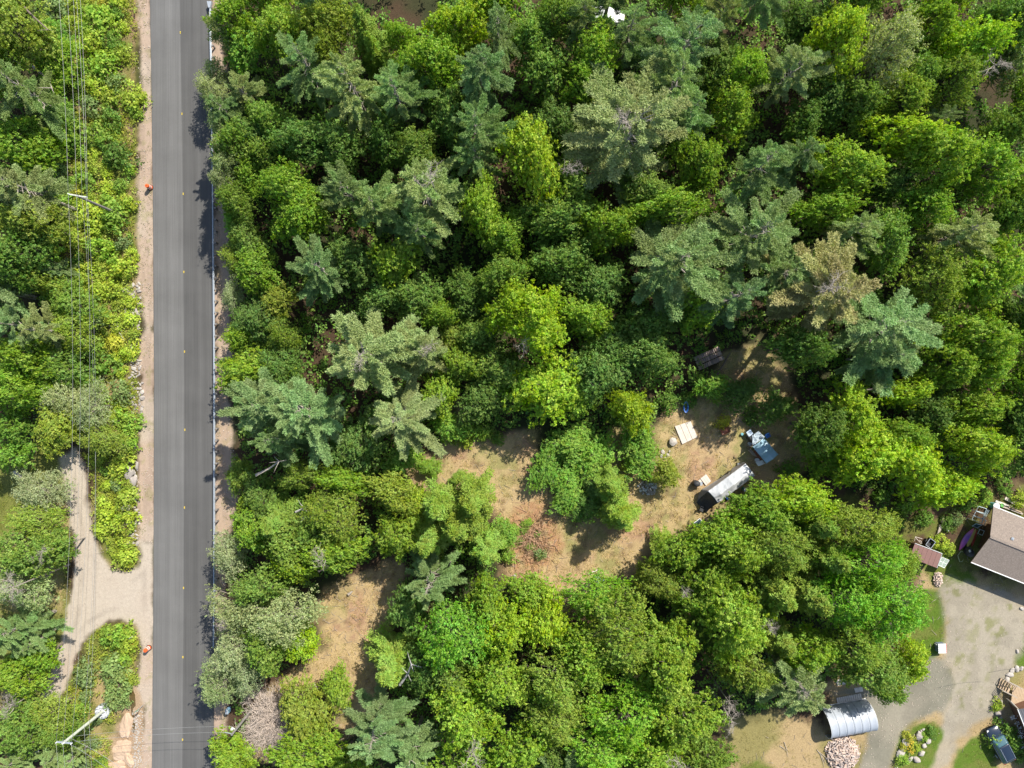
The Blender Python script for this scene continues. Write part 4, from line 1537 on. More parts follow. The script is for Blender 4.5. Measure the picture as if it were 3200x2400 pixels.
# shrubs at the edges of the clearings and in the shade
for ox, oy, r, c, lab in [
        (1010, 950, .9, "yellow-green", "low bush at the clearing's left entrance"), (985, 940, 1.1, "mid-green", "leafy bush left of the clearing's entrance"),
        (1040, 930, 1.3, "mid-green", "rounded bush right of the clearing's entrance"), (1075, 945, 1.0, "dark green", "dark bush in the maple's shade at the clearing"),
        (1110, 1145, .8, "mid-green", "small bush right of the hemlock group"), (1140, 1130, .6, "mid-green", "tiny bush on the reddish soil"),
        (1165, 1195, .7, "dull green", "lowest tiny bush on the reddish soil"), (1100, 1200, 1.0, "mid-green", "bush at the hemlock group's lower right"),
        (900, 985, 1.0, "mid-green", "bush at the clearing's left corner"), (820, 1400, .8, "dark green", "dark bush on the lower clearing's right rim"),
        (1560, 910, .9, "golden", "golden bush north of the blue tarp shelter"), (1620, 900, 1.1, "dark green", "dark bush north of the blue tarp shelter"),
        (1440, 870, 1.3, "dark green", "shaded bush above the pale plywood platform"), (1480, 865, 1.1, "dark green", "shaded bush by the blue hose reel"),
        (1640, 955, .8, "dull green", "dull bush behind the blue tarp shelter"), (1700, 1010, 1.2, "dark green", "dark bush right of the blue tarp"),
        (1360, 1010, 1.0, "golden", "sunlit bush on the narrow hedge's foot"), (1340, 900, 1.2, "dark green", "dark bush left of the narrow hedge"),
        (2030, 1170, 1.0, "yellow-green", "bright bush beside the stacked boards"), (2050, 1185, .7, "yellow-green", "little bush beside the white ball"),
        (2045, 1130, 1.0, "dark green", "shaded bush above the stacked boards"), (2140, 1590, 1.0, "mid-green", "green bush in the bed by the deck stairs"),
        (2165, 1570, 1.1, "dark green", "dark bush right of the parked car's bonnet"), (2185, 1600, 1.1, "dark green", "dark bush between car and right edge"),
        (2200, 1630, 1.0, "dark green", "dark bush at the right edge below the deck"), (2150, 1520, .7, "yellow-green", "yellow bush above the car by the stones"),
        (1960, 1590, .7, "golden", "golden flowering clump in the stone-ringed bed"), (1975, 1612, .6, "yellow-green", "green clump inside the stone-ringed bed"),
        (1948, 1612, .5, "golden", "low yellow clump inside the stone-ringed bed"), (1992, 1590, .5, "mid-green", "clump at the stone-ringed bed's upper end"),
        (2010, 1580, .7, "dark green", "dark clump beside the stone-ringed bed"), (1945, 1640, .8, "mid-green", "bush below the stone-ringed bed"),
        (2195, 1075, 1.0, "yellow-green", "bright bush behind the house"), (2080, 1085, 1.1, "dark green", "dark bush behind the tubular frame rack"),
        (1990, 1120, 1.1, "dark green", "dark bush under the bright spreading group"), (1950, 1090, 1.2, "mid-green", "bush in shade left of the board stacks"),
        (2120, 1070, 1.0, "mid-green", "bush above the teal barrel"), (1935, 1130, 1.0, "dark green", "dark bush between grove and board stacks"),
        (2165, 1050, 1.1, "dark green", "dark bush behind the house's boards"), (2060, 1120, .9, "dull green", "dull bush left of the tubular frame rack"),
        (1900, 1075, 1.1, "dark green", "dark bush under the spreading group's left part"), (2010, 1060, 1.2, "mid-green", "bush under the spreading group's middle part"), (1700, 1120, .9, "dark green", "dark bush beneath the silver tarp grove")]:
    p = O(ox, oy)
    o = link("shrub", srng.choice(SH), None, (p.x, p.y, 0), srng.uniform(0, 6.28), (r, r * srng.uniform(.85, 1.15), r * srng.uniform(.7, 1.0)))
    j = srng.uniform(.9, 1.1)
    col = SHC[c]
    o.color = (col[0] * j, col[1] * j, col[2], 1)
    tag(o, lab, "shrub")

# loose stones on the gravel: nobody could count them
gs = MB()
grr = np.random.RandomState(55)
for polys, cnt, lo, hi in (([DRIVE_G], 500, .04, .10), ([DRIVE_L], 500, .04, .09), ([TRACK], 500, .04, .10), ([SHO_L, SHO_L2], 700, .05, .12), ([SHO_R], 700, .05, .13)):
    allp = np.array([q for p in polys for q in p])
    lo_, hi_ = np.maximum(allp.min(0), (-62, -47)), np.minimum(allp.max(0), (62, 47))
    X = grr.uniform(lo_[0], hi_[0], cnt * 6)
    Y = grr.uniform(lo_[1], hi_[1], cnt * 6)
    k = (np.minimum.reduce([sdf(p, X, Y) for p in polys]) < .2) & (sdf(roadp, X, Y) > .1) & (fbm(X, Y, 1.8, 71, 3) > .42)
    for x_, y_ in list(zip(X[k], Y[k]))[:cnt]:
        s_ = grr.uniform(lo, hi)
        gs.box((x_, y_, s_ * .25), (s_, s_ * .75, s_ * .6), grr.uniform(0, 3), grr.uniform(-.4, .4))
tag(gs.build("loose_gravel", simple("loose_stone", (.44, .37, .30), .9, noise=.3, nscale=1.5)), kind="stuff")
# broken twigs and cut stems strewn over the clearings
tw_ = MB()
for polys, cnt in (([CLEAR1], 420), ([CLEAR2], 220), ([YARD], 120), ([STRIP], 260)):
    allp = np.array([q for p in polys for q in p])
    lo_, hi_ = np.maximum(allp.min(0), (-62, -47)), np.minimum(allp.max(0), (62, 47))
    X = grr.uniform(lo_[0], hi_[0], cnt * 4)
    Y = grr.uniform(lo_[1], hi_[1], cnt * 4)
    k = (np.minimum.reduce([sdf(p, X, Y) for p in polys]) < -.2) & (np.minimum.reduce([sdf(p, X, Y) for p in AV]) > .4)
    for x_, y_ in list(zip(X[k], Y[k]))[:cnt]:
        a_ = grr.uniform(0, 6.28)
        L_ = grr.uniform(.3, 1.1)
        z_ = grr.uniform(.03, .12)
        tw_.tube([(x_, y_, .03), (x_ + math.cos(a_) * L_ * .5 + grr.normal(0, .05), y_ + math.sin(a_) * L_ * .5, z_), (x_ + math.cos(a_) * L_, y_ + math.sin(a_) * L_, .03)], [.025, .018, .008], 3, cap=False)
tag(tw_.build("twig_litter", M_DEAD), kind="stuff")
# heap of cut brush on the reddish soil in the middle of the dry clearing
pbp = O(1150, 1165)
bpt = thing("brush_pile", "low tangled pile of cut brush on the reddish soil mid clearing", "brush pile", (pbp.x, pbp.y, 0))
bb_ = MB()
for q in range(230):
    x_, y_ = grr.normal(0, 1.3), grr.normal(0, 1.7)
    z_ = max(.05, .55 * (1 - (x_ / 3) ** 2 - (y_ / 4) ** 2)) * grr.uniform(.3, 1)
    a_ = grr.uniform(0, 6.28)
    L_ = grr.uniform(.6, 1.9)
    bb_.tube([(x_, y_, z_), (x_ + math.cos(a_) * L_ * .5, y_ + math.sin(a_) * L_ * .5, z_ + grr.uniform(-.05, .2)), (x_ + math.cos(a_) * L_, y_ + math.sin(a_) * L_, max(.03, z_ - .1))], [.035, .025, .01], 3, cap=False)
tag(bb_.build("stems", simple("cut_brush", (.36, .22, .13), .9, noise=.3, nscale=2), bpt), kind="stuff")
for lx, ly, rr in [(-.9, 1.4, .7), (.6, .6, .5), (-.3, -.9, .6), (.8, -2.0, .5), (-1.5, -.2, .5)]:
    o = link("leafy_stems", SH[int(rr * 10) % 6], bpt, (lx, ly, 0), rr * 7, (rr, rr, rr * .7))
    o.color = (.22, .30, .06, 1)

# ------------------------------------------------------------------ made things
M_GALV = simple("galvanised", (.36, .40, .44), .5, metal=.2, noise=.1)
M_WOODP = simple("pole_wood", (.50, .52, .43), .8, nscale=5, noise=.2)
M_WOODG = simple("pole_wood_old", (.23, .21, .19), .85, nscale=5, noise=.25)
M_WHITE = simple("white_paint", (.78, .78, .76), .5, noise=.04)
M_ORANGE = simple("drum_orange", (.75, .13, .03), .45, noise=.05)
M_BLACK = simple("black_rubber", (.025, .025, .027), .7, noise=.1)
M_WIRE = simple("wire", (.36, .36, .34), .5, metal=.4, noise=.02)
M_PLY = simple("pale_plywood", (.62, .55, .47), .8, nscale=3, noise=.08, dirt=(.45, .40, .34))
M_PLANK = simple("weathered_plank", (.42, .36, .29), .85, nscale=8, noise=.2)
M_DECK = simple("deck_board", (.45, .33, .21), .8, nscale=8, noise=.15)
M_ROCK = simple("rock", (.34, .30, .265), .9, nscale=2.5, noise=.22, bump=.5, dirt=(.22, .2, .17))
M_ROCKP = simple("pale_rock", (.42, .38, .33), .9, nscale=2.5, noise=.15, bump=.4, dirt=(.4, .36, .32))
M_ROCKS = simple("sandy_rock", (.52, .37, .25), .9, nscale=.9, noise=.25, bump=.5, dirt=(.36, .30, .25))
M_BROWN = simple("brown_siding", (.16, .075, .04), .8, nscale=3, noise=.2)
M_GLASS = simple("dark_glass", (.05, .09, .10), .08, noise=.1)
M_BLUE = simple("blue_plastic", (.03, .16, .55), .4, noise=.1)
M_TEAL = simple("teal_plastic", (.15, .42, .46), .5, noise=.1)
M_DARK = simple("dark_cloth", (.035, .037, .04), .7, noise=.3)
M_RUST = simple("rust", (.28, .10, .05), .8, noise=.3)

# guardrail along the right side of the road
gl = thing("guardrail", "long galvanised guardrail along the road's right side, ending in a flared upper tip", "guardrail", (0, 0, 0))
rb = MB()
prof = [(0, .42), (.07, .46), (.07, .52), (.0, .57), (.07, .62), (.07, .69), (0, .73)]
rows_ = []
ys_ = list(range(36, 2046, 30))
for py in ys_:
    x = S(road_x(py, 1) + 3.5, py)
    fl = .18 if py < 60 else 0
    rows_.append([(x.x + d_ * 1.3 + fl * .3, x.y, z_) for d_, z_ in prof])
rb.loft(rows_, close=False, caps=False)
rows2 = [[(p[0] + .03, p[1], p[2] + .006) for p in r] for r in rows_]
rb.loft([r[::-1] for r in rows2], close=False, caps=False)
rb.loft([[(r[-1][0] - .01, r[-1][1], .73), (r[-1][0] + .11, r[-1][1], .735)] for r in rows_], close=False, caps=False)
rb.build("rail", M_GALV, gl)
pm = MB().box((0, 0, .34), (.13, .16, .72)).box((.0, 0, .735), (.15, .18, .02)).mesh("guard_post", [M_WOODG])
bm_ = MB().box((-.1, 0, .58), (.13, .12, .26)).mesh("guard_block", [M_WOODG])
for py in range(42, 2046, 36):
    x = S(road_x(py, 1) + 3.5, py)
    po = link("post", pm, gl, (x.x + .34, x.y, 0))
    bo = link("block", bm_, po, (0, 0, 0))
for py, s_ in ((34, 1), (2047, -1)):
    x = S(road_x(py, 1) + 4, py)
    eb = MB()
    eb.loft([[(x.x - .1, x.y, .42), (x.x - .1, x.y, .76), (x.x + .12, x.y, .76), (x.x + .12, x.y, .42)],
             [(x.x - .26, x.y + .75 * s_, .40), (x.x - .26, x.y + .75 * s_, .78), (x.x + .3, x.y + .75 * s_, .78), (x.x + .3, x.y + .75 * s_, .40)]])
    eb.build("end_terminal", M_GALV, gl)


# traffic drums
def drum(px, py, label):
    p = S(px, py)
    t = thing("traffic_drum", label, "traffic drum", (p.x, p.y, .004), 0, "orange drums on the shoulder")
    zs = [(.04, .29, 0), (.27, .27, 0), (.27, .262, 1), (.42, .257, 1), (.42, .257, 0), (.57, .25, 0), (.57, .243, 1), (.72, .238, 1), (.72, .24, 0), (.92, .225, 0), (.99, .2, 0)]
    b = MB()
    w_ = MB()
    for (z0, r0, c0), (z1, r1, c1) in zip(zs[:-1], zs[1:]):
        if c0 == c1:
            (w_ if c0 else b).loft([[(math.cos(a) * r0, math.sin(a) * r0, z0) for a in np.linspace(0, 6.2832, 21)[:-1]],
                                    [(math.cos(a) * r1, math.sin(a) * r1, z1) for a in np.linspace(0, 6.2832, 21)[:-1]]], caps=True)
    b.build("drum_body", M_ORANGE, t)
    w_.build("reflective_band", M_WHITE, t)
    MB().tube([(0, 0, 0), (0, 0, .06)], .36, 12).build("rubber_base", M_BLACK, t)
    MB().box((0, 0, 1.03), (.22, .03, .07)).build("handle", M_ORANGE, t)


drum(471, 587, "orange and white drum on the shoulder beside the third road marker")
drum(466, 2024, "orange and white drum on the shoulder near the ninth road marker")


# power poles
def vec(px, py, h):
    return S(px, py, h)


def pole(name, label, base, top, arm_a, arm_b, mat, r=.16):
    b0 = Vector((base.x, base.y, 0))
    t = thing(name, label, "utility pole", b0)
    MB().tube([(0, 0, -.2), Vector((top.x, top.y, top.z)) - b0], [r, r * .72], 12).build("mast", mat, t)
    a = arm_a - b0
    c = arm_b - b0
    d = (c - a)
    ang = math.atan2(d.y, d.x)
    MB().box((a + c) / 2 + Vector((0, 0, -.12)), (d.length, .14, .14), ang).build("crossarm", M_GALV if mat == M_WOODP else M_WOODP, t)
    ib = MB().tube([(0, 0, -.05), (0, 0, .16)], [.07, .04], 8).mesh("insulator", [M_WHITE])
    for f in (0.02, .5, .98):
        q = a.lerp(c, f)
        link("insulator", ib, t, q)
    m0 = (Vector((top.x, top.y, top.z)) - b0)
    for f in (.2, .8):
        q = a.lerp(c, f) + Vector((0, 0, -.15))
        MB().tube([q, m0 + Vector((0, 0, -1.0))], .025, 5).build("brace", M_GALV, t)
    return t


HB = 8.0
pA_top = vec(243, 613, HB)
pB_top = vec(196, 2323, HB)
pole("utility_pole", "weathered grey power pole with pale crossarm, standing in the upper shrubs", pA_top, pA_top, vec(213, 606, HB), vec(271, 616, HB), M_WOODG)
tB = pole("utility_pole", "pale greenish power pole rising from a round stone crib", pB_top, pB_top, vec(175, 2320, HB), vec(224, 2324, HB), M_WOODP, .19)
pC_top = vec(724, 2296, 7.5)
tC = thing("utility_pole", "short grey pole at the road's right side near the dead brush", "utility pole", (pC_top.x, pC_top.y, 0))
MB().tube([(0, 0, -.2), (0, 0, 7.5)], [.17, .12], 10).build("mast", M_WOODG, tC)
q = vec(727, 2272, 6.2) - Vector((pC_top.x, pC_top.y, 0))
MB().tube([(0, 0, 7.3), vec(703, 2289, 7.3) - Vector((pC_top.x, pC_top.y, 0))], .04, 6).build("bracket", M_GALV, tC)
MB().tube([(0, 0, 6.3), (-.35, .1, 6.3)], .05, 6).box((-.4, .1, 6.35), (.2, .2, .3)).build("insulator", M_WHITE, tC)


def wire(a, b, sag, label, r=.013, n=24, mat=None):
    pts = []
    for i in range(n + 1):
        t = i / n
        p = a.lerp(b, t)
        p.z -= sag * 4 * t * (1 - t)
        pts.append(p)
    o = MB().tube(pts, r, 5).build("power_line", mat or M_WIRE, None, smooth=True)
    return tag(o, label, "power line", "power lines beside the road")


WL = [("westernmost conductor", (66, -1100), (213, 606), (175, 2320), 8.1), ("second conductor from the west", (95, -1100), (239, 610), (196, 2321), 8.25),
      ("third conductor, at the crossarm's eastern end", (122, -1100), (270, 616), (223, 2324), 8.1)]
for nm_, u0, u1, u2, h in WL:
    wire(vec(*u0, h), vec(*u1, h), 1.5, nm_ + " above the upper pole, pale thin wire")
    wire(vec(*u1, h), vec(*u2, h), 1.7, nm_ + " between the two poles, pale thin wire")
    wire(vec(*u2, h), vec(u2[0] + 6, 3700, h), 1.5, nm_ + " below the lower pole, pale thin wire")
for nm_, u0, u1, h1, u2, h2, u3 in [("low cable at the strip's eastern side", (150, -1100), (273, 617), 6.2, (262, 2262), 5.6, (268, 3700)),
                                    ("low cable beneath the crossarm", (118, -1100), (256, 613), 5.8, (278, 2254), 5.0, (284, 3700))]:
    wire(vec(*u0, h1), vec(*u1, h1), 1.5, nm_ + ", above the upper pole")
    wire(vec(*u1, h1), vec(*u2, h2), 1.9, nm_ + ", between the two poles")
    wire(vec(*u2, h2), vec(*u3, h2), 1.2, nm_ + ", below the lower pole", r=.015)
wire(pB_top + Vector((0, 0, -1.2)), vec(430, 2440, 4.5), .4, "service wire running from the lower pole to the bottom edge, upper", r=.018)
wire(pB_top + Vector((.2, -.1, -.4)), vec(380, 2440, 4.8), .3, "service wire running from the lower pole to the bottom edge, lower", r=.018)
wire(vec(727, 2270, 6.3), vec(236, 2300, 6.6), .5, "thin wire crossing the road at the bottom, upper one", r=.014)
wire(vec(703, 2289, 7.3), vec(232, 2318, 7.2), .5, "thin wire crossing the road at the bottom, lower one", r=.014)
wire(vec(3090, 2102, 5.0), vec(3215, 2090, 4.2), .3, "short dark cable stretched over the driveway by the deck", r=.015, mat=M_BLACK)
for (px, py, h, qx, qy, lab) in [(282, 2178, 1.6, 273, 2198, "upper yellow plastic sleeve on the lower pole's guy wire"), (266, 2226, 1.3, 261, 2236, "lower yellow plastic sleeve on the lower pole's guy wire")]:
    o = MB().tube([vec(px, py, h), vec(qx, qy, .0)], .05, 8).build("guy_guard", simple("guy_yellow", (.8, .6, .02), .5), None)
    tag(o, lab, "guy guard")


# rocks
def rock_mesh(seed, sub=2, mat=None, flat=.7):
    import bmesh
    bm = bmesh.new()
    bmesh.ops.create_icosphere(bm, subdivisions=sub, radius=.5)
    r = random.Random(seed)
    planes = [(Vector((r.gauss(0, 1), r.gauss(0, 1), r.gauss(0, .8))).normalized(), r.uniform(.26, .42)) for _ in range(9)]
    for v in bm.verts:
        for n_, d_ in planes:
            k = v.co.dot(n_)
            if k > d_:
                v.co -= n_ * (k - d_) * .9
        v.co *= 1 + r.uniform(-.03, .03)
        v.co.z *= flat
    m = bpy.data.meshes.new("rock")
    bm.to_mesh(m)
    bm.free()
    m.materials.append(mat or M_ROCK)
    return m


RK = [rock_mesh(i, 2) for i in range(5)]
RKP = [rock_mesh(20 + i, 2, M_ROCKP) for i in range(4)]


def rock(px, py, sx, sy, label, rz=None, pale=False, h=None, group=None, name="rock", cat="rock"):
    p = S(px, py)
    hh = h or (sx + sy) * .32
    o = link(name, srng.choice(RKP if pale else RK), None, (p.x, p.y, hh * .28), rz if rz is not None else srng.uniform(0, 6.28), (sx * 1.25, sy * 1.25, hh * 1.3))
    return tag(o, label, cat, group)


# rubble between the strip and the shoulder
rub = []
seg = [(885, 1010, 398, 438), (960, 1180, 405, 440), (1010, 1180, 412, 436), (1195, 1290, 412, 446), (1350, 1400, 405, 425), (1440, 1700, 402, 430), (1530, 1640, 398, 436)]
tries = 0
while len(rub) < 210 and tries < 12000:
    tries += 1
    y0, y1, x0, x1 = srng.choice(seg)
    px, py = srng.uniform(x0, x1), srng.uniform(y0, y1)
    r = srng.choice([.22, .3, .35, .4, .5, .6, .8]) * .5
    if any(math.hypot(px - q[0], py - q[1]) / PPM < (r + q[2]) * .85 for q in rub):
        continue
    rub.append((px, py, r))
rub += [(408, 985, .8), (427, 978, .55), (405, 1475, .75), (418, 1505, .6), (398, 907, .5), (414, 928, .5), (399, 1582, .6)]
rg = defaultdict(list)
for px, py, r in rub:
    size = "small" if r < .22 else ("mid-sized" if r < .36 else "big")
    rg["%s angular rock in the roadside rubble, %s" % (size, level(py))].append((px, py, r))
for lab, L in rg.items():
    L.sort(key=lambda q: q[1])
    for i, (px, py, r) in enumerate(L):
        l2 = lab if len(L) == 1 else (lab.replace(" rock", " rock, %s from %s," % ((ORD[i], "top") if i < len(L) / 2 else (ORD[len(L) - 1 - i], "bottom")), 1))
        rock(px, py, r * 2.1, r * srng.uniform(1.2, 1.9), l2, pale=srng.random() < .3, h=r * 1.1, group="rocks tumbled beside the left shoulder")
rock(58, 1484, 1.1, .7, "pale boulder in the small grassy opening at the left edge", pale=True)
rock(149, 1972, .8, .6, "grey rock left of the track below the junction")
rock(143, 1940, .7, .5, "pale rock left of the track just below the junction", pale=True)
rock(112, 2350, 1.0, .9, "sandy rock among the shrubs at the bottom left", pale=True)
rock(2104, 1381, 1.0, .95, "round pale boulder below the plywood platform", pale=True, h=.75)
for i, (px, py, s_) in enumerate([(2072, 1412, .5), (2085, 1422, .45), (2078, 1432, .35), (2066, 1425, .4), (2092, 1410, .3)]):
    rock(px, py, s_, s_ * .8, ["largest", "rightmost", "lowest", "leftmost", "smallest"][i] + " of the flat pinkish stones right of the narrow hedge", pale=True, h=.2)
# outcrop beside the ditch
oc = []
import bmesh
for k, (px, py, sx, sy, hh, lab) in enumerate([(395, 2265, 1.5, 3.3, .7, "long sandy rock outcrop beside the ditch, upper slab"), (382, 2345, 2.2, 2.6, .6, "orange sandy outcrop beside the ditch, middle slab"),
                                               (403, 2372, 1.3, 2.0, .7, "golden rock slab at the ditch near the bottom edge"), (368, 2392, 2.2, 1.2, .5, "lowest sandy slab at the bottom edge by the ditch")]):
    m_ = rock_mesh(50 + k, 4, M_ROCKS)
    vv = np.array([v.co[:] for v in m_.vertices])
    nn_ = (fbm(vv[:, 0] * 9 + vv[:, 2] * 4, vv[:, 1] * 9, 1.6, 400 + k, 4) - .5)
    vv *= (1 + nn_ * .55)[:, None]
    vv[:, 2] = np.floor(vv[:, 2] * 9) / 9 * .5 + vv[:, 2] * .5
    m_.vertices.foreach_set("co", vv.astype(np.float32).ravel())
    p = S(px, py)
    tag(link("rock_outcrop", m_, None, (p.x, p.y, .0), srng.uniform(-.2, .2), (sx * 1.15, sy * 1.15, hh * 1.2)), lab, "rock outcrop")
# pebbles washed out along the ditch: uncountable
pb = MB()
rr_ = random.Random(3)
for i in range(420):
    px, py = rr_.gauss(428, 9), rr_.uniform(2220, 2400)
    p = S(px, py)
    s_ = rr_.uniform(.04, .14)
    pb.box((p.x, p.y, s_ * .3), (s_, s_ * .8, s_ * .6), rr_.uniform(0, 3), rr_.uniform(-.4, .4))
tag(pb.build("gravel_wash", M_ROCKP), kind="stuff")

# stone crib round the foot of the lower pole
pc = Vector((pB_top.x, pB_top.y, 0))
cr_ = thing("stone_crib", "round low crib heaped with grey-white stones at the lower pole's foot", "stone crib", pc)
ring = MB()
n_ = 24
for i in range(n_):
    a0, a1 = 6.2832 * i / n_, 6.2832 * (i + 1) / n_
    ring.loft([[(math.cos(a) * r_, math.sin(a) * r_, z_) for (r_, z_) in ((.86, 0), (.86, .62), (.82, .62), (.82, 0))] for a in (a0, a1)], close=True, caps=False)
ring.build("steel_ring", M_GALV, cr_)
M_CRIB = simple("crib_stone", (.55, .56, .58), .7, nscale=3, noise=.2)
RKC = [rock_mesh(70 + i, 1, M_CRIB) for i in range(3)]
rr_ = random.Random(8)
for i in range(90):
    a, q_ = rr_.uniform(0, 6.28), math.sqrt(rr_.uniform(.04, .95))
    o = link("stone", RKC[i % 3], cr_, (math.cos(a) * .8 * q_, math.sin(a) * .8 * q_, .55 + .12 * (1 - q_) + rr_.uniform(-.05, .05)), None, (rr_.uniform(.18, .3),) * 3)
    o.rotation_euler = (rr_.uniform(0, 3), rr_.uniform(0, 3), rr_.uniform(0, 3))
MB().tube([(0, 0, 0), (0, 0, .45)], .8, 16).build("fill", M_CRIB, cr_)

# small road signs and roadside boxes
t = thing("road_sign", "small green road sign on a post by the ditch's gravel", "road sign", S(448, 2203))
MB().tube([(0, 0, -.1), (0, 0, 1.8)], .03, 6).build("post", M_GALV, t)
MB().box((0, 0, 1.55), (.5, .03, .35), .5).build("sign_panel", simple("sign_green", (.03, .3, .16), .5, noise=.02), t)
t = thing("road_sign", "slim white marker post on the grassy island's tip", "marker post", S(424, 1982))
MB().tube([(0, 0, -.1), (0, 0, 1.4)], .025, 6).build("post", M_WHITE, t)
MB().box((0, 0, 1.3), (.22, .02, .2), .8).build("sign_panel", M_GALV, t)
t = thing("utility_box", "small blue box on a post in the roadside shade above the short pole", "utility box", S(719, 2213))
MB().box((0, 0, .55), (.32, .5, .9), .1).build("housing", simple("box_blue", (.25, .45, .62), .5), t, bevel=.03)
MB().box((0, 0, 1.02), (.36, .54, .04), .1).build("lid", M_GALV, t, bevel=.01)
t = thing("traffic_cone", "orange cone lying in the weeds on the grassy island", "cone", S(416, 2012), .6)
MB().loft([[(x_, math.cos(a) * r_, .16 + math.sin(a) * r_) for a in np.linspace(0, 6.2832, 13)[:-1]] for x_, r_ in ((-.3, .15), (.3, .03))]).build("cone_body", M_ORANGE, t)
MB().box((-.32, 0, .17), (.03, .34, .34)).build("base", M_BLACK, t)


# bare and fallen trunks
def log(pts, r, label, mat, name="fallen_trunk", cat="fallen trunk", tw=0):
    base = S(pts[0][0], pts[0][1], pts[0][2])
    t = thing(name, label, cat, (base.x, base.y, 0))
    P_ = [S(*q) - Vector((base.x, base.y, 0)) for q in pts]
    n = len(P_)
    MB().tube(P_, [r * (1 - .6 * i / (n - 1)) for i in range(n)], 8).build("trunk", mat, t)
    rr = random.Random(len(label))
    for k in range(tw):
        i = rr.randrange(1, n)
        d_ = Vector((rr.gauss(0, 1), rr.gauss(0, 1), rr.uniform(0, .7))).normalized() * rr.uniform(.7, 1.6)
        MB().tube([P_[i], P_[i] + d_ * .6 + Vector((0, 0, .1)), P_[i] + d_], [r * .35, r * .2, .01], 5).build("branch", mat, t)
    return t


log([(45, -10, 8), (97, 45, 8.5), (150, 93, 9)], .15, "long bare trunk slanting across the top left corner", M_BARK, tw=3)
log([(105, 208, 3), (135, 235, 5), (152, 250, 6), (162, 275, 6.5)], .16, "grey broken trunk leaning right of the left-edge pine", M_PALEBARK, tw=2)
log([(108, 738, 4), (128, 746, 4.5), (147, 757, 5)], .14, "white birch log at the left below the wires' crossarm", M_BIRCH)
log([(366, 1005, .2), (370, 1030, .25), (376, 1048, .2), (384, 1062, .15)], .13, "white weathered log standing out left of the rubble", M_BIRCH, tw=2)
log([(343, 1018, .2), (358, 1028, .3), (368, 1032, .3)], .07, "thin bleached branch beside the white log", M_BIRCH, tw=1)
log([(310, 968, .8), (325, 982, .9)], .08, "short bleached stick in the shrubs above the white log", M_BIRCH)
log([(924, 1600, 5.5), (950, 1588, 6), (966, 1582, 6.3)], .13, "upper pale broken limb in the dark roadside woods", M_BIRCH, tw=2)
log([(944, 1622, 5.5), (965, 1606, 6), (978, 1590, 6.4)], .12, "lower pale broken limb in the dark roadside woods", M_BIRCH, tw=3)
log([(1608, 1800, .2), (1611, 1825, 3), (1614, 1850, 5)], .2, "pale stout trunk at the bottom of the dry clearing", M_BIRCH)
log([(2700, 1220, 5), (2740, 1216, 6), (2782, 1210, 7)], .12, "pale trunk leaning in the gap between bright right maples", M_PALEBARK, tw=1)
log([(2930, 1345, 4), (2970, 1352, 5), (3015, 1365, 6)], .15, "grey leaning trunk above the bright spreading group", M_PALEBARK, tw=2)
log([(800, 1484, 7), (840, 1465, 8), (872, 1442, 9)], .14, "bare grey limbs below the huge roadside pine", M_PALEBARK, tw=5)
log([(1250, 2140, 7), (1275, 2105, 8), (1285, 2075, 9)], .15, "forked pale limb inside the lower clearing's dark hemlock", M_BIRCH, tw=5)
log([(1395, 1790, 3), (1402, 1770, 6), (1408, 1755, 8)], .17, "grey trunk showing above the bluish pine", M_BARK)
log([(2236, 1175, .15), (2260, 1140, .15), (2282, 1102, .15)], .12, "long dark pole lying beside the stacked firewood", M_BARK)
log([(980, 2135, .2), (990, 2150, .2), (995, 2160, .2)], .16, "short pale stump piece on the lower clearing's edge", M_PALEBARK)
log([(1010, 2148, .2), (1020, 2132, .2), (1028, 2122, .2)], .12, "second pale stump piece on the lower clearing's edge", M_PALEBARK)
log([(1088, 1858, .25), (1096, 1852, .25), (1101, 1848, .25)], .18, "cut log end lying in the lower clearing's upper corner", M_PALEBARK)


def dead(mesh, ox, oy, h, s, label, name="dead_branches", cat="dead branches"):
    p = O(ox, oy, h)
    t = thing(name, label, cat, (p.x, p.y, 0))
    MB().tube([(0, 0, -.1), (0, 0, h)], [.12, .05], 6).build("trunk", M_PALEBARK, t)
    o = link("twigs", mesh, t, (0, 0, h - .1), srng.uniform(0, 6.28), (s, s, s * .6))
    return t


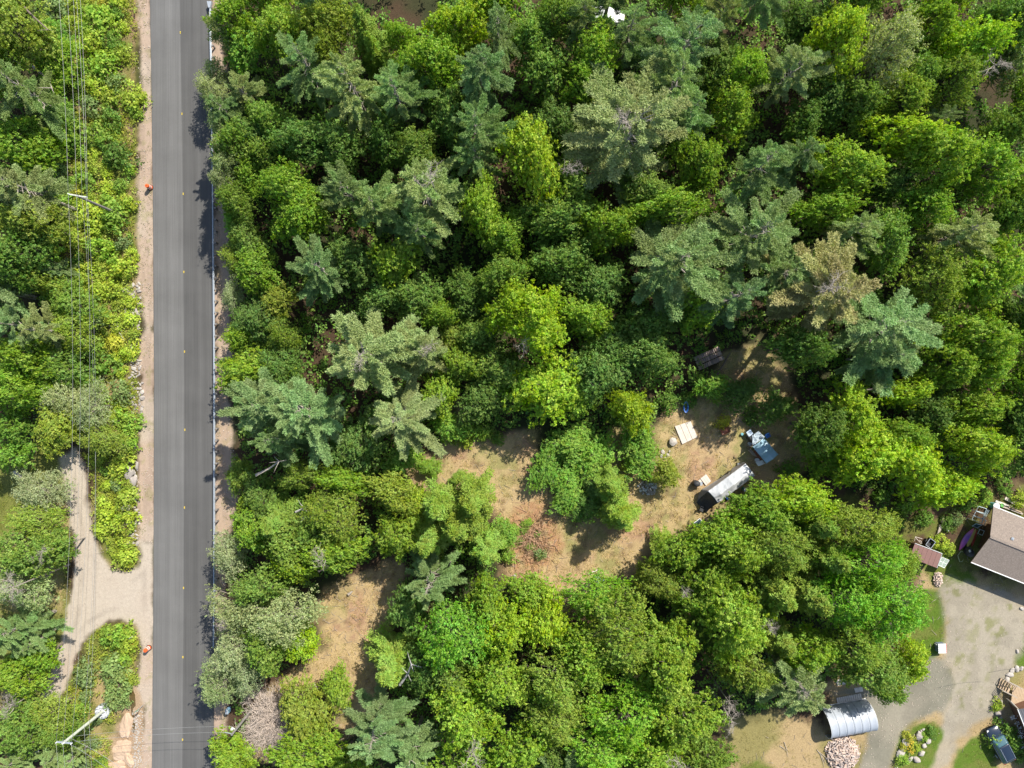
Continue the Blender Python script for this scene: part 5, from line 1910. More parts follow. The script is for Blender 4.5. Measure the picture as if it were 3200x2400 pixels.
for i, (ox, oy, h, s, lab) in enumerate([
        (695, 1210, 9, 1.0, "grey bare twigs poking through the tree above the lower clearing"), (30, 1268, 9.5, 1.5, "bare grey limbs at the left edge west of the junction"),
        (88, 1195, 8, .8, "bare pale twigs left of the dirt track's middle"), (20, 1530, 7, 1.1, "bare bleached twigs at the left edge above the bottom corner"),
        (1455, 1512, 5, .0, ""), (1580, 1555, 8.5, 1.1, "dead grey crown tips above the sandy bottom corner"), (1577, 1520, 9, .9, "dead grey crown behind the sandy bottom corner"),
        (1300, 1638, 10, .9, "bare branches in the bottom centre crowns"), (1020, 1625, 11, 1.3, "white bare branches of a dead top near the bottom centre"),
        (1470, 1655, 9.5, 1.1, "white dead branch tips at the bottom edge"), (1665, 1355, 10, .8, "dead twigs between tall maple and hemlock grove"),
        (1130, 740, 11, .8, "bare twigs under the bright double maple"), (1228, 365, 11, .9, "bare twigs left of the giant star pine"),
        (1480, 1280, 9, .6, "bare twigs beside the brown gap"), (2150, 140, 11, 1.2, "bare limbs near the right edge at the top"),
        (930, 385, 16.3, 1.0, "white bare limbs crowning the grey-branched pine"), (1345, 255, 17.6, 1.0, "white bare limbs in the giant star pine"),
        (1795, 620, 16.5, 1.1, "pale bare limbs in the browning pine"), (930, 750, 12.6, .8, "bare twigs right of the rusty-centred pine"),
        (480, 1350, 7.8, .7, "white twigs in the upper roadside poplar"), (1740, 1490, 12.0, .9, "bare limbs at the heart of the pine by the grey shelter"),
        (780, 775, 17.0, .8, "rusty bare limbs at the heart of the wide pine"), (1955, 1310, 11.5, .6, "pale dead sprig hanging over the lawn strip")]):
    if s > 0:
        dead(XT[i % 3], ox, oy, h, s, lab)
p = O(577, 1562, 2.5)
p.z = 0
t = thing("dead_shrub", "big leafless beige brush right of the road near the bottom", "dead shrub", (p.x, p.y, 0))
o = link("twigs", XBUSH, t, (0, 0, 0), .4, (1.15, 1.5, 1.0))
o2 = link("twigs", XBUSH, t, (.3, -.4, 0), 2.2, (1.1, 1.4, .8))


# wood stacked in rows, with split pieces
def piece_mesh(seed, L=.42):
    r = random.Random(seed)
    a = [(0, 0), (.13 + r.uniform(-.03, .03), 0), (.06 + r.uniform(-.03, .03), .12 + r.uniform(-.02, .03))]
    b = MB()
    b.loft([[(-L / 2, y - .06, z - .05) for y, z in a], [(L / 2, y - .06 + r.uniform(-.02, .02), z - .05) for y, z in a]])
    return b


M_SPLIT = simple("split_wood", (.60, .46, .37), .85, nscale=3, noise=.18, dirt=(.36, .28, .24))
M_SPLITG = simple("split_wood_grey", (.42, .35, .31), .85, nscale=3, noise=.2, dirt=(.24, .19, .17))
PCS = [piece_mesh(i).mesh("split_log", [M_SPLIT if i % 3 else M_SPLITG]) for i in range(6)]
pp = S(2632, 2352)
t = thing("firewood_heap", "big round heap of split firewood beside the grey arched shelter", "firewood heap", pp)
MB().loft([[(math.cos(a) * r_, math.sin(a) * r_ * 1.0, z_) for a in np.linspace(0, 6.2832, 25)[:-1]] for r_, z_ in ((1.85, -.02), (1.45, .35), (.7, .62), (.1, .68))]).build("core", M_SPLITG, t)
rr_ = random.Random(21)
cnt = 0
heap = []
while cnt < 300:
    a, q_ = rr_.uniform(0, 6.28), math.sqrt(rr_.uniform(0, 1))
    x_, y_ = math.cos(a) * 2.0 * q_, math.sin(a) * 2.05 * q_
    if heap and min((x_ - u_[0]) ** 2 + (y_ - u_[1]) ** 2 for u_ in heap) < .022 and rr_.random() < .9:
        continue
    heap.append((x_, y_))
    z_ = .72 * (1 - q_ ** 2.2) + .06 + rr_.uniform(0, .08)
    o = link("split_log", PCS[cnt % 6], t, (x_, y_, z_))
    o.rotation_euler = (rr_.uniform(-3, 3), rr_.uniform(-.5, .5), rr_.uniform(0, 6.28))
    s_ = rr_.uniform(.75, 1.25)
    o.scale = (s_ * .95, s_ * 1.15, s_ * 1.15)
    cnt += 1
# row-stacked wood in the shade
pp = S(2215, 1122)
t = thing("wood_stack", "two-row firewood stack in dappled shade above the tarp clearing", "wood stack", pp, math.radians(24))
for row in (-.5, .12, .7):
    for lay in range(4):
        for k in range(13):
            x_ = -1.5 + k * .24 + (lay % 2) * .1
            o = link("split_log", PCS[(k + lay) % 6], t, (x_, row + rr_.uniform(-.03, .03), .1 + lay * .16), math.pi / 2 + rr_.uniform(-.12, .12), (1.15, 1.25, 1.2))
for k in range(2):
    MB().tube([(-1.75, -.6 + k * 1.2, .04), (1.8, -.6 + k * 1.2, .04)], .05, 5).build("bearer", M_PLANK, t)
pp = S(2929, 1808)
t = thing("firewood_heap", "small pale firewood heap left of the yard below the red-brown shed", "firewood heap", pp)
MB().loft([[(math.cos(a) * r_ * .8, math.sin(a) * r_ * 1.3, z_) for a in np.linspace(0, 6.2832, 17)[:-1]] for r_, z_ in ((.6, -.02), (.45, .22), (.1, .36))]).build("core", M_SPLIT, t)
for k in range(60):
    a, q_ = rr_.uniform(0, 6.28), math.sqrt(rr_.uniform(0, 1))
    o = link("split_log", PCS[k % 6], t, (math.cos(a) * .5 * q_, math.sin(a) * .85 * q_, .38 * (1 - q_ ** 2) + .08))
    o.rotation_euler = (rr_.uniform(-3, 3), rr_.uniform(-.4, .4), rr_.uniform(0, 6.28))
# brush sticks by the heap and on the sandy corner
for k, (a, b_, lab) in enumerate([((2552, 2342), (2580, 2385), "upper long stick beside the firewood heap"), ((2560, 2350), (2592, 2380), "middle long stick beside the firewood heap"),
                                  ((2563, 2358), (2575, 2398), "lower long stick beside the firewood heap"), ((2450, 2318), (2462, 2365), "thin twig lying on the sandy corner"),
                                  ((2436, 2330), (2456, 2345), "short twig lying on the sandy corner"), ((2580, 2340), (2600, 2358), "short stick leaning on the firewood heap")]):
    pa, pb_ = S(*a), S(*b_)
    o = MB().tube([pa + Vector((0, 0, .05)), pa.lerp(pb_, .5) + Vector((.05, .05, .1)), pb_ + Vector((0, 0, .05))], [.04, .03, .015], 5).build("stick", M_PLANK)
    tag(o, lab, "stick")

# stone heap in the middle of the clearing
pp = S(2024, 1525)
t = thing("stone_heap", "grey stone heap round a fire place beside the slender leaning tree", "stone heap", pp)
for k in range(110):
    a, q_ = rr_.uniform(0, 6.28), math.sqrt(rr_.uniform(0, 1))
    s_ = rr_.uniform(.15, .42)
    o = link("stone", RKC[k % 3] if k % 2 else RK[k % 5], t, (math.cos(a) * 1.25 * q_, math.sin(a) * .85 * q_, .06 + .22 * (1 - q_)), rr_.uniform(0, 6), (s_, s_, s_))

# plywood platform
def slab(name, label, cat, corners, z0, z1, mat, n=3, part="panel", gap=.02, across=False):
    """a quadrilateral platform split into n panels"""
    c = [S(*q) for q in corners]
    ctr = sum(c, Vector((0, 0, 0))) / 4
    t = thing(name, label, cat, (ctr.x, ctr.y, 0))
    a, b_, c_, d_ = [q - ctr for q in c]
    if across:
        a, b_, c_, d_ = b_, c_, d_, a
    for k in range(n):
        f0, f1 = k / n + gap / 2, (k + 1) / n - gap / 2
        pts = [a.lerp(b_, f0), a.lerp(b_, f1), d_.lerp(c_, f1), d_.lerp(c_, f0)]
        MB().prism([(q.x, q.y) for q in pts], z0, z1 + rr_.uniform(0, .012)).build(part, mat, t)
    return t


slab("plywood_platform", "pale grey square plywood platform lying in dappled shade", "platform", [(2108, 1332), (2158, 1316), (2179, 1365), (2131, 1388)], .02, .12, M_PLY, 3)
slab("plywood_platform", "small white platform at the silver tarp's front corner", "platform", [(2188, 1495), (2206, 1481), (2221, 1503), (2205, 1517)], .02, .14, M_PLY, 3)
slab("plank_step", "narrow pale plank between covered grill and white platform", "plank", [(2179, 1504), (2189, 1496), (2194, 1504), (2184, 1511)], .01, .06, M_PLY, 1)
slab("plank_pad", "pale plank pad half hidden behind the grey arched shelter", "platform", [(2612, 2180), (2690, 2166), (2694, 2184), (2616, 2198)], .02, .12, M_PLY, 12, "plank")
slab("plank_pad", "short pale pad by the pine above the grey shelter", "platform", [(2610, 2125), (2640, 2118), (2650, 2135), (2616, 2142)], .02, .10, M_PLY, 4, "plank")
slab("plank_pad", "light flat board right under the grove above the grey shelter", "board", [(2668, 2150), (2694, 2146), (2697, 2160), (2672, 2164)], .02, .06, M_PLY, 2, "plank")
slab("board_stack", "upper stack of weathered boards between shed and kayaks", "boards", [(2941, 1612), (2952, 1614), (2947, 1634), (2937, 1632)], .0, .3, M_PLANK, 4, "board")
slab("board_stack", "lower stack of weathered boards between shed and kayaks", "boards", [(2933, 1640), (2943, 1638), (2936, 1658), (2926, 1668)], .0, .22, M_PLANK, 3, "board")

# cloth patches
M_SILVER = simple("silver_tarp", (.52, .53, .54), .38, noise=.06, nscale=3)
M_GREYNET = simple("grey_netting", (.24, .22, .20), .7, noise=.12, nscale=3)
M_DARKNET = simple("dark_netting", (.05, .055, .065), .6, noise=.35, nscale=4)
M_BLUETARP = simple("blue_grey_tarp", (.27, .42, .50), .45, noise=.07, nscale=2)
M_CLEAR = simple("clear_sheeting", (.40, .46, .50), .25, noise=.3, nscale=5)


def patch(A, B_, Cc, D_, nu, nv, zf, name, mat, parent, thick=.01):
    """sheet between edge A-B and edge D-C, zf(u,v) added to the height"""
    org = Vector((parent.location.x, parent.location.y, 0))
    b = MB()
    vs = []
    for i in range(nu + 1):
        for j in range(nv + 1):
            u_, v_ = i / nu, j / nv
            q_ = A.lerp(B_, u_).lerp(D_.lerp(Cc, u_), v_)
            vs.append(Vector((q_.x, q_.y, q_.z + zf(u_, v_))) - org)
    fs = []
    for i in range(nu):
        for j in range(nv):
            a_ = i * (nv + 1) + j
            fs.append((a_, a_ + nv + 1, a_ + nv + 2, a_ + 1))
    b.add(vs, fs)
    o = b.build(name, mat, parent, smooth=True)
    s = o.modifiers.new("solid", 'SOLIDIFY')
    s.thickness = thick
    return o


def wr(u_, v_, k=1.0, seed=0):
    a = fbm(np.array([u_ * 9 + v_ * 2]), np.array([v_ * 5 - u_ * 3]), 1.0, 201 + seed, 3)[0] - .5
    b_ = math.sin(u_ * 43 + v_ * 17 + math.sin(v_ * 11 + seed) * 2) * .012
    return (a * .10 + b_) * k


hE, hR = 2.1, 2.85
A_, B_, C_, D_ = S(2213, 1535, hE), S(2329.5, 1448.7, hE), S(2359, 1486, hE), S(2244, 1572, hE)
ctr = (A_ + C_) / 2
t = thing("tarp_shelter", "long ridged silver tarp shelter with dark netting at its lower end", "tarp shelter", (ctr.x, ctr.y, 0))


def ridge(u_, v_):
    base = (hR - hE) * (1 - abs(v_ - .52) / .52) if v_ < .52 else (hR - hE) * (1 - (v_ - .52) / .48)
    endd = min(1, min(u_, 1 - u_) / .16)
    sag = -.16 * (abs(math.sin(u_ * math.pi * 2)) ** 1.0) * (1 - abs(v_ - .5) * 1.2)
    return base * (.25 + .75 * endd) + sag + wr(u_, v_, 1.3)


patch(A_, B_, C_, D_, 60, 24, ridge, "roof_tarp", M_SILVER, t)
patch(D_, C_, C_ + Vector((.06, -.06, -.35)), D_ + Vector((.06, -.06, -.35)), 40, 3, lambda u_, v_: wr(u_, v_, .6, 3), "side_flap", M_SILVER, t)
# north awning of grey netting, hanging to pegs
E1, E2 = S(2192, 1530, 1.0), S(2278, 1478, 1.2)
patch(A_, A_.lerp(B_, .62), E2, E1, 30, 10, lambda u_, v_: -.25 * math.sin(v_ * math.pi) + wr(u_, v_, 1, 5), "awning", M_GREYNET, t)
patch(A_.lerp(B_, .6), B_, S(2326, 1444, 1.3), S(2288, 1462, .6), 20, 10, lambda u_, v_: -.2 * math.sin(v_ * math.pi) + wr(u_, v_, 1.4, 6), "netting", M_GREYNET, t)
G1, G2 = S(2177, 1570, .05), S(2206, 1604, .05)
patch(A_, D_, G2, G1, 20, 12, lambda u_, v_: -.35 * math.sin(v_ * math.pi) + wr(u_, v_, 1.6, 7), "end_netting", M_DARKNET, t)
patch(E1, A_, G1, S(2182, 1552, .3), 14, 10, lambda u_, v_: -.2 * math.sin(v_ * math.pi) + wr(u_, v_, 1.6, 8), "corner_netting", M_GREYNET, t)
org = Vector((ctr.x, ctr.y, 0))
for q in (A_, B_, C_, D_, A_.lerp(B_, .5), D_.lerp(C_, .5)):
    w_ = q - org
    MB().tube([(w_.x, w_.y, 0), (w_.x, w_.y, q.z)], .03, 6).build("pole", M_GALV, t)
ang = math.atan2((B_ - A_).y, (B_ - A_).x)
cb = thing("caravan", "white caravan body sheltered beneath the silver tarp", "caravan", (ctr.x, ctr.y, 0), ang)
MB().box((.2, 0, 1.05), (4.2, 1.5, 1.5)).build("body", M_WHITE, cb, bevel=.1)
for sx in (-.3, .5):
    MB().tube([(sx, -.78, .3), (sx, -.7, .3)], .3, 12).build("wheel", M_BLACK, cb)
    MB().tube([(sx, .7, .3), (sx, .78, .3)], .3, 12).build("wheel", M_BLACK, cb)

A_, B_, C_, D_ = S(2387, 1367, 2.0), S(2432, 1420, 2.0), S(2395, 1448.5, 2.0), S(2352, 1396, 2.0)
ctr = (A_ + C_) / 2
t = thing("tarp_shelter", "square blue-grey tarp canopy among camping gear by the trees", "tarp shelter", (ctr.x, ctr.y, 0))
patch(A_, B_, C_, D_, 30, 22, lambda u_, v_: .30 * (1 - abs(2 * v_ - 1)) + wr(u_, v_, .9, 9) - .1 * math.sin(u_ * 6.28) ** 2, "roof_tarp", M_BLUETARP, t)
org = Vector((ctr.x, ctr.y, 0))
for q in (A_, B_, C_, D_):
    w_ = q - org
    MB().tube([(w_.x, w_.y, 0), (w_.x, w_.y, q.z)], .03, 6).build("pole", M_GALV, t)
A_, B_, C_, D_ = S(2370, 1347, 1.5), S(2390, 1366, 1.7), S(2352, 1393, 1.6), S(2350, 1362, 1.3)
ctr = (A_ + C_) / 2
t = thing("plastic_sheet", "crumpled clear sheeting over gear at the blue tarp's upper side", "plastic sheet", (ctr.x, ctr.y, 0))
patch(A_, B_, C_, D_, 18, 16, lambda u_, v_: wr(u_, v_, 4, 12), "sheet", M_CLEAR, t)
MB().box((0, 0, .7), (1.0, .8, 1.2), .6).build("covered_load", M_DARK, t, bevel=.05)


def table(name, label, corners, h, mat, legs=True):
    c = [S(a, b_, h) for a, b_ in corners]
    ctr = sum(c, Vector((0, 0, 0))) / 4
    t = thing(name, label, "table", (ctr.x, ctr.y, 0))
    pts = [((q - ctr).x, (q - ctr).y) for q in c]
    MB().prism(pts, h - .04, h).build("table_top", mat, t)
    for x_, y_ in pts:
        MB().tube([(x_ * .85, y_ * .85, 0), (x_ * .85, y_ * .85, h - .04)], .025, 6).build("leg", M_GALV, t)
    return t


M_TAB = simple("table_blue_white", (.50, .60, .72), .4, noise=.12, nscale=4)
table("folding_table", "pale blue folding table at the blue tarp's upper left", [(2332, 1351), (2345, 1342), (2354, 1355), (2341, 1365)], .75, M_TAB)
table("folding_table", "white folding table at the blue tarp's lower left corner", [(2361, 1445), (2382, 1438), (2391, 1449), (2371, 1457)], .75, M_WHITE)


def bucket(px, py, r, h, label, mat, name="bucket", lid=None):
    t = thing(name, label, name.replace("_", " "), S(px, py))
    n_ = 14
    MB().loft([[(math.cos(a) * q_, math.sin(a) * q_, z_) for a in np.linspace(0, 6.2832, n_ + 1)[:-1]] for q_, z_ in ((r * .85, 0), (r, h), (r * .92, h), (r * .80, h * .75))]).build("tub", mat, t, smooth=False)
    pts = [(math.cos(a) * r, 0, h + math.sin(a) * r * .3) for a in np.linspace(0, math.pi, 8)]
    MB().tube(pts, .012, 4).build("handle", M_GALV, t)
    if lid:
        MB().tube([(0, 0, h - .01), (0, 0, h + .02)], r * 1.03, 14).build("lid", lid, t)
    return t


bucket(2317, 1356, .16, .3, "small pale bucket standing alone left of the blue table", M_WHITE, lid=M_TEAL)
bucket(2363, 1437, .24, .45, "round white tub above the white folding table", M_WHITE, lid=M_WHITE)
bucket(2341, 1386, .22, .4, "white pail in the junk left of the blue tarp", M_WHITE)
bucket(2307, 1450, .17, .35, "little white pail at the silver tarp's upper corner", M_WHITE)
bucket(2958, 1651, .27, .35, "round white ball-like tub right of the stacked boards", M_WHITE, name="tub", lid=M_WHITE)
bucket(2322, 1527, .24, 1.1, "white and teal gas bottle behind the silver tarp", M_TEAL, name="gas_bottle", lid=M_WHITE)
bucket(2272, 1556, .2, .35, "light blue bucket tucked behind the silver tarp", M_BLUE)
bucket(2452, 1915, .0001, .001, "x", M_WHITE) if False else None


def chair(px, py, rz, label, mat):
    t = thing("camp_chair", label, "camp chair", S(px, py), rz)
    MB().box((0, 0, .42), (.5, .5, .04)).build("seat", mat, t, bevel=.02)
    MB().box((0, .27, .68), (.5, .04, .5), rx=-.25).build("backrest", mat, t, bevel=.02)
    for x_ in (-.23, .23):
        for y_ in (-.22, .22):
            MB().tube([(x_, y_, 0), (x_, y_, .42)], .018, 5).build("leg", M_GALV, t)
        MB().box((x_ * 1.15, 0, .62), (.06, .46, .03)).build("armrest", mat, t)


chair(2394, 1361, .5, "dark blue camp chair at the blue tarp's top corner", M_BLUE)
chair(2190, 1588, 1.2, "black camp chair in the netting shade below the silver tarp", M_DARK)


# bicycle leaning in the junk
def bicycle(px, py, rz, label, mat):
    t = thing("bicycle", label, "bicycle", S(px, py), rz)
    for x_ in (-.5, .5):
        pts = [(x_ + math.cos(a) * .33, 0, .35 + math.sin(a) * .33) for a in np.linspace(0, 6.2832, 17)]
        w_ = MB().tube(pts, .022, 5, cap=False).build("wheel", M_BLACK, t)
        MB().tube([(x_, -.04, .35), (x_, .04, .35)], .03, 6).build("hub", M_GALV, w_)
    MB().tube([(-.5, 0, .35), (-.15, 0, .32), (-.25, 0, .8), (.35, 0, .8), (-.15, 0, .32)], .022, 5).tube([(.5, 0, .35), (.35, 0, .95)], .022, 5).build("frame", mat, t)
    MB().tube([(.35, -.28, 1.0), (.35, .28, 1.0)], .018, 5).build("handlebar", M_GALV, t)
    MB().box((-.27, 0, .88), (.26, .13, .05)).build("saddle", M_BLACK, t, bevel=.02)
    t.rotation_euler = (math.radians(18), 0, rz)


bicycle(2352, 1374, .9, "reddish bicycle leaning in the junk beside the blue tarp", M_RUST)
bicycle(2346, 1384, .75, "dark bicycle behind the reddish one beside the blue tarp", M_DARK)
for k, (x0, y0, x1, y1) in enumerate([(2343, 1408, 2358, 1424), (2346, 1404, 2364, 1426)]):
    a, b_ = S(x0, y0, .6), S(x1, y1, .6)
    o = MB().box((a + b_) / 2 + Vector((0, 0, -.3)), ((b_ - a).length, .08, .6), math.atan2((b_ - a).y, (b_ - a).x)).build("bench_board", M_PLANK)
    tag(o, ["outer", "inner"][k] + " weathered board standing along the blue tarp's left side", "board")
o = MB().box((0, 0, .35), (1.2, .6, .7)).build("crate", M_RUST, bevel=.02)
pp = S(2368, 1420)
o.location = pp
o.rotation_euler = (0, 0, -.9)
tag(o, "dark red cabinet under the blue tarp's left edge", "cabinet")

# covered grill
t = thing("covered_grill", "dark covered kettle grill beside the small white platform", "grill", S(2172, 1509))
MB().loft([[(math.cos(a) * r_, math.sin(a) * r_ * .85, z_) for a in np.linspace(0, 6.2832, 13)[:-1]] for r_, z_ in ((.42, .02), (.45, .7), (.40, .98), (.22, 1.12), (.04, 1.15))]).build("cover", M_DARK, t, smooth=True)
MB().box((.5, 0, .8), (.35, .4, .05)).build("side_shelf", M_GALV, t)

# wheelbarrow / tiller
t = thing("wheelbarrow", "rusty wheelbarrow with pale handles in dappled shade", "wheelbarrow", S(2263, 1345), .4)
MB().loft([[(-.45, -.3, .35), (.35, -.25, .35), (.35, .25, .35), (-.45, .3, .35)], [(-.6, -.38, .62), (.55, -.34, .62), (.55, .34, .62), (-.6, .38, .62)]], caps=False).add([(-.45, -.3, .35), (.35, -.25, .35), (.35, .25, .35), (-.45, .3, .35)], [(0, 1, 2, 3)]).build("tray", M_RUST, t)
for y_ in (-.28, .28):
    MB().tube([(.6, y_ * .4, .22), (-.4, y_, .36), (-1.1, y_ * 1.1, .6)], .022, 5).build("handle", M_PLANK, t)
MB().tube([(.75, -.05, .2), (.75, .05, .2)], .2, 12).build("wheel", M_BLACK, t)
for y_ in (-.22, .22):
    MB().tube([(-.35, y_, .35), (-.4, y_, .0)], .02, 5).build("leg", M_GALV, t)

# blue hose reel in the bushes
t = thing("hose_coil", "bright blue hose coil half hidden in bushes above the platform", "hose", S(2139, 1272))
for k in range(5):
    r_ = .35 + .03 * k
    MB().tube([(math.cos(a) * r_ * .6, math.sin(a) * r_ * 1.4, .6 + .04 * k) for a in np.linspace(0, 6.2832, 20)], .03, 5, cap=False).build("hose_loop", M_BLUE, t)
MB().box((0, 0, .3), (.3, .5, .6)).build("reel_stand", M_DARK, t)

# blue bin with plank at the lower clearing edge
t = thing("garden_cart", "grey-blue cart with a dark load at the clearing's bottom edge", "cart", S(1867, 1811), -.35)
MB().loft([[(-.5, -.4, .2), (.5, -.4, .2), (.5, .4, .2), (-.5, .4, .2)], [(-.62, -.5, .7), (.62, -.5, .7), (.62, .5, .7), (-.62, .5, .7)]]).build("tub", simple("cart_blue", (.12, .22, .34), .5, noise=.2), t, bevel=.03)
MB().box((.05, .02, .73), (1.0, .75, .08), .2).build("cover", simple("cover_grey", (.28, .36, .42), .5, noise=.25), t, bevel=.02)
for x_ in (-.45, .45):
    MB().tube([(x_, -.55, .18), (x_, -.48, .18)], .18, 10).build("wheel", M_BLACK, t)
    MB().tube([(x_, .48, .18), (x_, .55, .18)], .18, 10).build("wheel", M_BLACK, t)
MB().box((-.3, .35, .85), (.3, .2, .15), .4).build("bag", M_WHITE, t, bevel=.03)
a, b_ = S(1838, 1794, .12), S(1868, 1780, .12)
o = MB().box((a + b_) / 2, ((b_ - a).length, .12, .10), math.atan2((b_ - a).y, (b_ - a).x)).build("plank", M_PLY)
o.location.z = 0
tag(o, "pale plank lying above the grey-blue cart", "plank")

# window sash leaning at the grove
t = thing("glass_sash", "dark glass sash with pale frame below the silver tarp's dark end", "window sash", S(2180, 1634), .65)
MB().box((0, 0, .35), (.95, .8, .02), 0, 0, .25).build("pane", M_GLASS, t)
for (c_, s_) in [((0, .4, .45), (1.05, .06, .06)), ((0, -.4, .25), (1.05, .06, .06)), ((-.5, 0, .35), (.06, .86, .06)), ((.5, 0, .35), (.06, .86, .06))]:
    MB().box(c_, s_, 0, 0, .25 if s_[0] < .1 else 0).build("frame", M_WHITE, t)
for x_ in (-.4, .4):
    MB().box((x_, .3, .2), (.05, .05, .45)).build("leg", M_PLANK, t)
o = MB().box((0, 0, .2), (.6, .4, .4)).build("crate", M_BLUE, bevel=.03)
o.location = S(2141, 1708)
o.rotation_euler = (0, 0, .3)
tag(o, "blue crate half hidden at the grove's left edge", "crate")

# white car roof under the trees at the top
t = thing("parked_car", "white car roof glimpsed between crowns at the top edge", "car", S(1892, 60), -.12)
MB().loft([[(x_, -w_, .3), (x_, -w_, z_ * .6), (x_, -w_ * .8, z_), (x_, w_ * .8, z_), (x_, w_, z_ * .6), (x_, w_, .3)] for x_, w_, z_ in ((-2.2, .7, .9), (-1.9, .88, 1.35), (-.8, .9, 1.5), (.3, .9, 1.48), (1.0, .9, 1.0), (2.0, .85, .85), (2.2, .7, .6))]).build("body", M_WHITE, t, smooth=False, bevel=.05)
for x_ in (-1.3, 1.3):
    for y_ in (-.85, .85):
        MB().tube([(x_, y_ - .1, .32), (x_, y_ + .1, .32)], .32, 12).build("wheel", M_BLACK, t)

# arched grey fabric shelter
M_FAB = simple("grey_fabric", (.40, .43, .47), .35, noise=.04, nscale=2)
M_SEAM = simple("grey_seam", (.30, .33, .36), .5, noise=.04)
pp = S(2641, 2240)
t = thing("arched_shelter", "grey arched fabric storage shelter with six rib seams", "storage shelter", (pp.x, pp.y, 0), math.radians(10.0))
L_, W_, Hh = 5.5, 3.5, 2.35
na = 18


def arc(a, s=1.0):
    # slightly pointed garage arch
    y_ = -math.cos(a) * W_ / 2
    z_ = (math.sin(a) ** .8) * Hh
    return y_ * s, z_ * s


for k in range(6):
    x0, x1 = -L_ / 2 + k * L_ / 6, -L_ / 2 + (k + 1) * L_ / 6
    rings_ = []
    for i in range(7):
        f = i / 6
        x_ = x0 + (x1 - x0) * f
        sag = 1 - .018 * math.sin(f * math.pi)
        rings_.append([(x_, arc(math.pi * j / na)[0] * sag, arc(math.pi * j / na)[1] * sag) for j in range(na + 1)])
    b = MB().loft(rings_, close=False, caps=False)
    o = b.build("fabric_panel", M_FAB, t, smooth=True)
    sm_ = o.modifiers.new("solid", 'SOLIDIFY')
    sm_.thickness = .01
for k in range(7):
    x_ = -L_ / 2 + k * L_ / 6
    MB().tube([(x_, arc(math.pi * j / na)[0], arc(math.pi * j / na)[1] + .005) for j in range(na + 1)], .028, 6).build("rib", M_SEAM if 0 < k < 6 else M_WHITE, t)
for s_ in (-1, 1):
    MB().tube([(-L_ / 2, s_ * W_ / 2, .06), (L_ / 2, s_ * W_ / 2, .06)], .05, 6).build("base_rail", M_WHITE, t)
vs = [(L_ / 2 - .02, arc(math.pi * j / na)[0] * .99, arc(math.pi * j / na)[1] * .99) for j in range(na + 1)]
MB().add(vs, [tuple(range(na + 1))]).build("end_wall", M_FAB, t)
for k, (x_, y_, s3) in enumerate([(-1.2, .4, (1.4, .8, .8)), (.6, -.5, (1.2, 1.0, .9)), (.9, .8, (.8, .6, .6))]):
    o = MB().box((0, 0, s3[2] / 2), s3).build("storage_box", [M_DARK, M_PLANK, M_RUST][k], None, bevel=.03)
    w_ = t.matrix_basis @ Vector((x_, y_, 0))
    o.location = w_
    o.rotation_euler = (0, 0, .3 + k)
    tag(o, ["dark box just inside the arched shelter's open end", "plank crate stored inside the grey arched shelter", "rusty box stored inside the grey arched shelter"][k], "box")

# stones ringing the flower bed
for (px, py, sx, sy, lab) in [(2830, 2315, .85, .9, "round pale boulder, upper left of the stone-ringed bed"), (2823, 2334, .5, .55, "small pale stone between two big ones, left of the bed"),
                              (2812, 2352, 1.15, .85, "biggest pale boulder, lower left of the stone-ringed bed"), (2841, 2372, .85, .42, "long low stone at the bed's bottom"),
                              (2862, 2372, .6, .95, "grey upright stone at the bed's bottom right"), (2879, 2352, .6, .85, "white boulder at the bed's right side"),
                              (2888, 2330, .5, .6, "pale stone at the bed's right side, above the white one"), (2872, 2298, 1.1, .95, "flat grey slab at the top of the bed"),
                              (2901, 2314, .75, .5, "pinkish stone at the bed's right upper side"), (2848, 2305, .5, .5, "grey stone left of the flat slab"),
                              (2856, 2298, .28, .25, "tiny dark stone left of the flat slab"), (2841, 2309, .3, .3, "tiny stone behind the round boulder"),
                              (2885, 2279, .35, .3, "small white stone topmost at the bed"), (2878, 2284, .3, .25, "small grey stone near the topmost white one"),
                              (2800, 2399, .5, .4, "stone below the bed at the bottom edge")]:
    rock(px, py, sx, sy, lab, pale="grey" not in lab and "dark" not in lab, group="stones ringing the flower bed")
for (px, py, sx, sy, lab) in [(3152, 2108, .9, .55, "long pale slab curving left of the deck stairs"), (3162, 2096, .7, .5, "pale slab at the top of the curved stone edge"),
                              (3176, 2089, .7, .5, "pale stone second from the right in the curved edge"), (3190, 2088, .6, .5, "pale stone rightmost in the curved edge"),
                              (3146, 2122, .6, .5, "lowest slab of the curved stone edge"), (3124, 2200, .9, .6, "pinkish slab below the deck stairs"),
                              (3117, 2226, .8, .75, "round grey boulder below the pinkish slab"), (3126, 2246, .7, .5, "shaded stone above the parked car"),
                              (3134, 2262, .7, .45, "second shaded stone above the parked car"), (3145, 2285, .6, .45, "third shaded stone right of the parked car"),
                              (3157, 2302, .5, .5, "fourth shaded stone right of the parked car"), (3167, 2318, .4, .4, "fifth shaded stone right of the parked car"),
                              (3178, 2034, .5, .4, "white stone on the small lawn at the right edge"), (3192, 1902, .5, .4, "white stone at the right edge of the yard")]:
    rock(px, py, sx, sy, lab, pale="grey" not in lab and "shaded" not in lab)

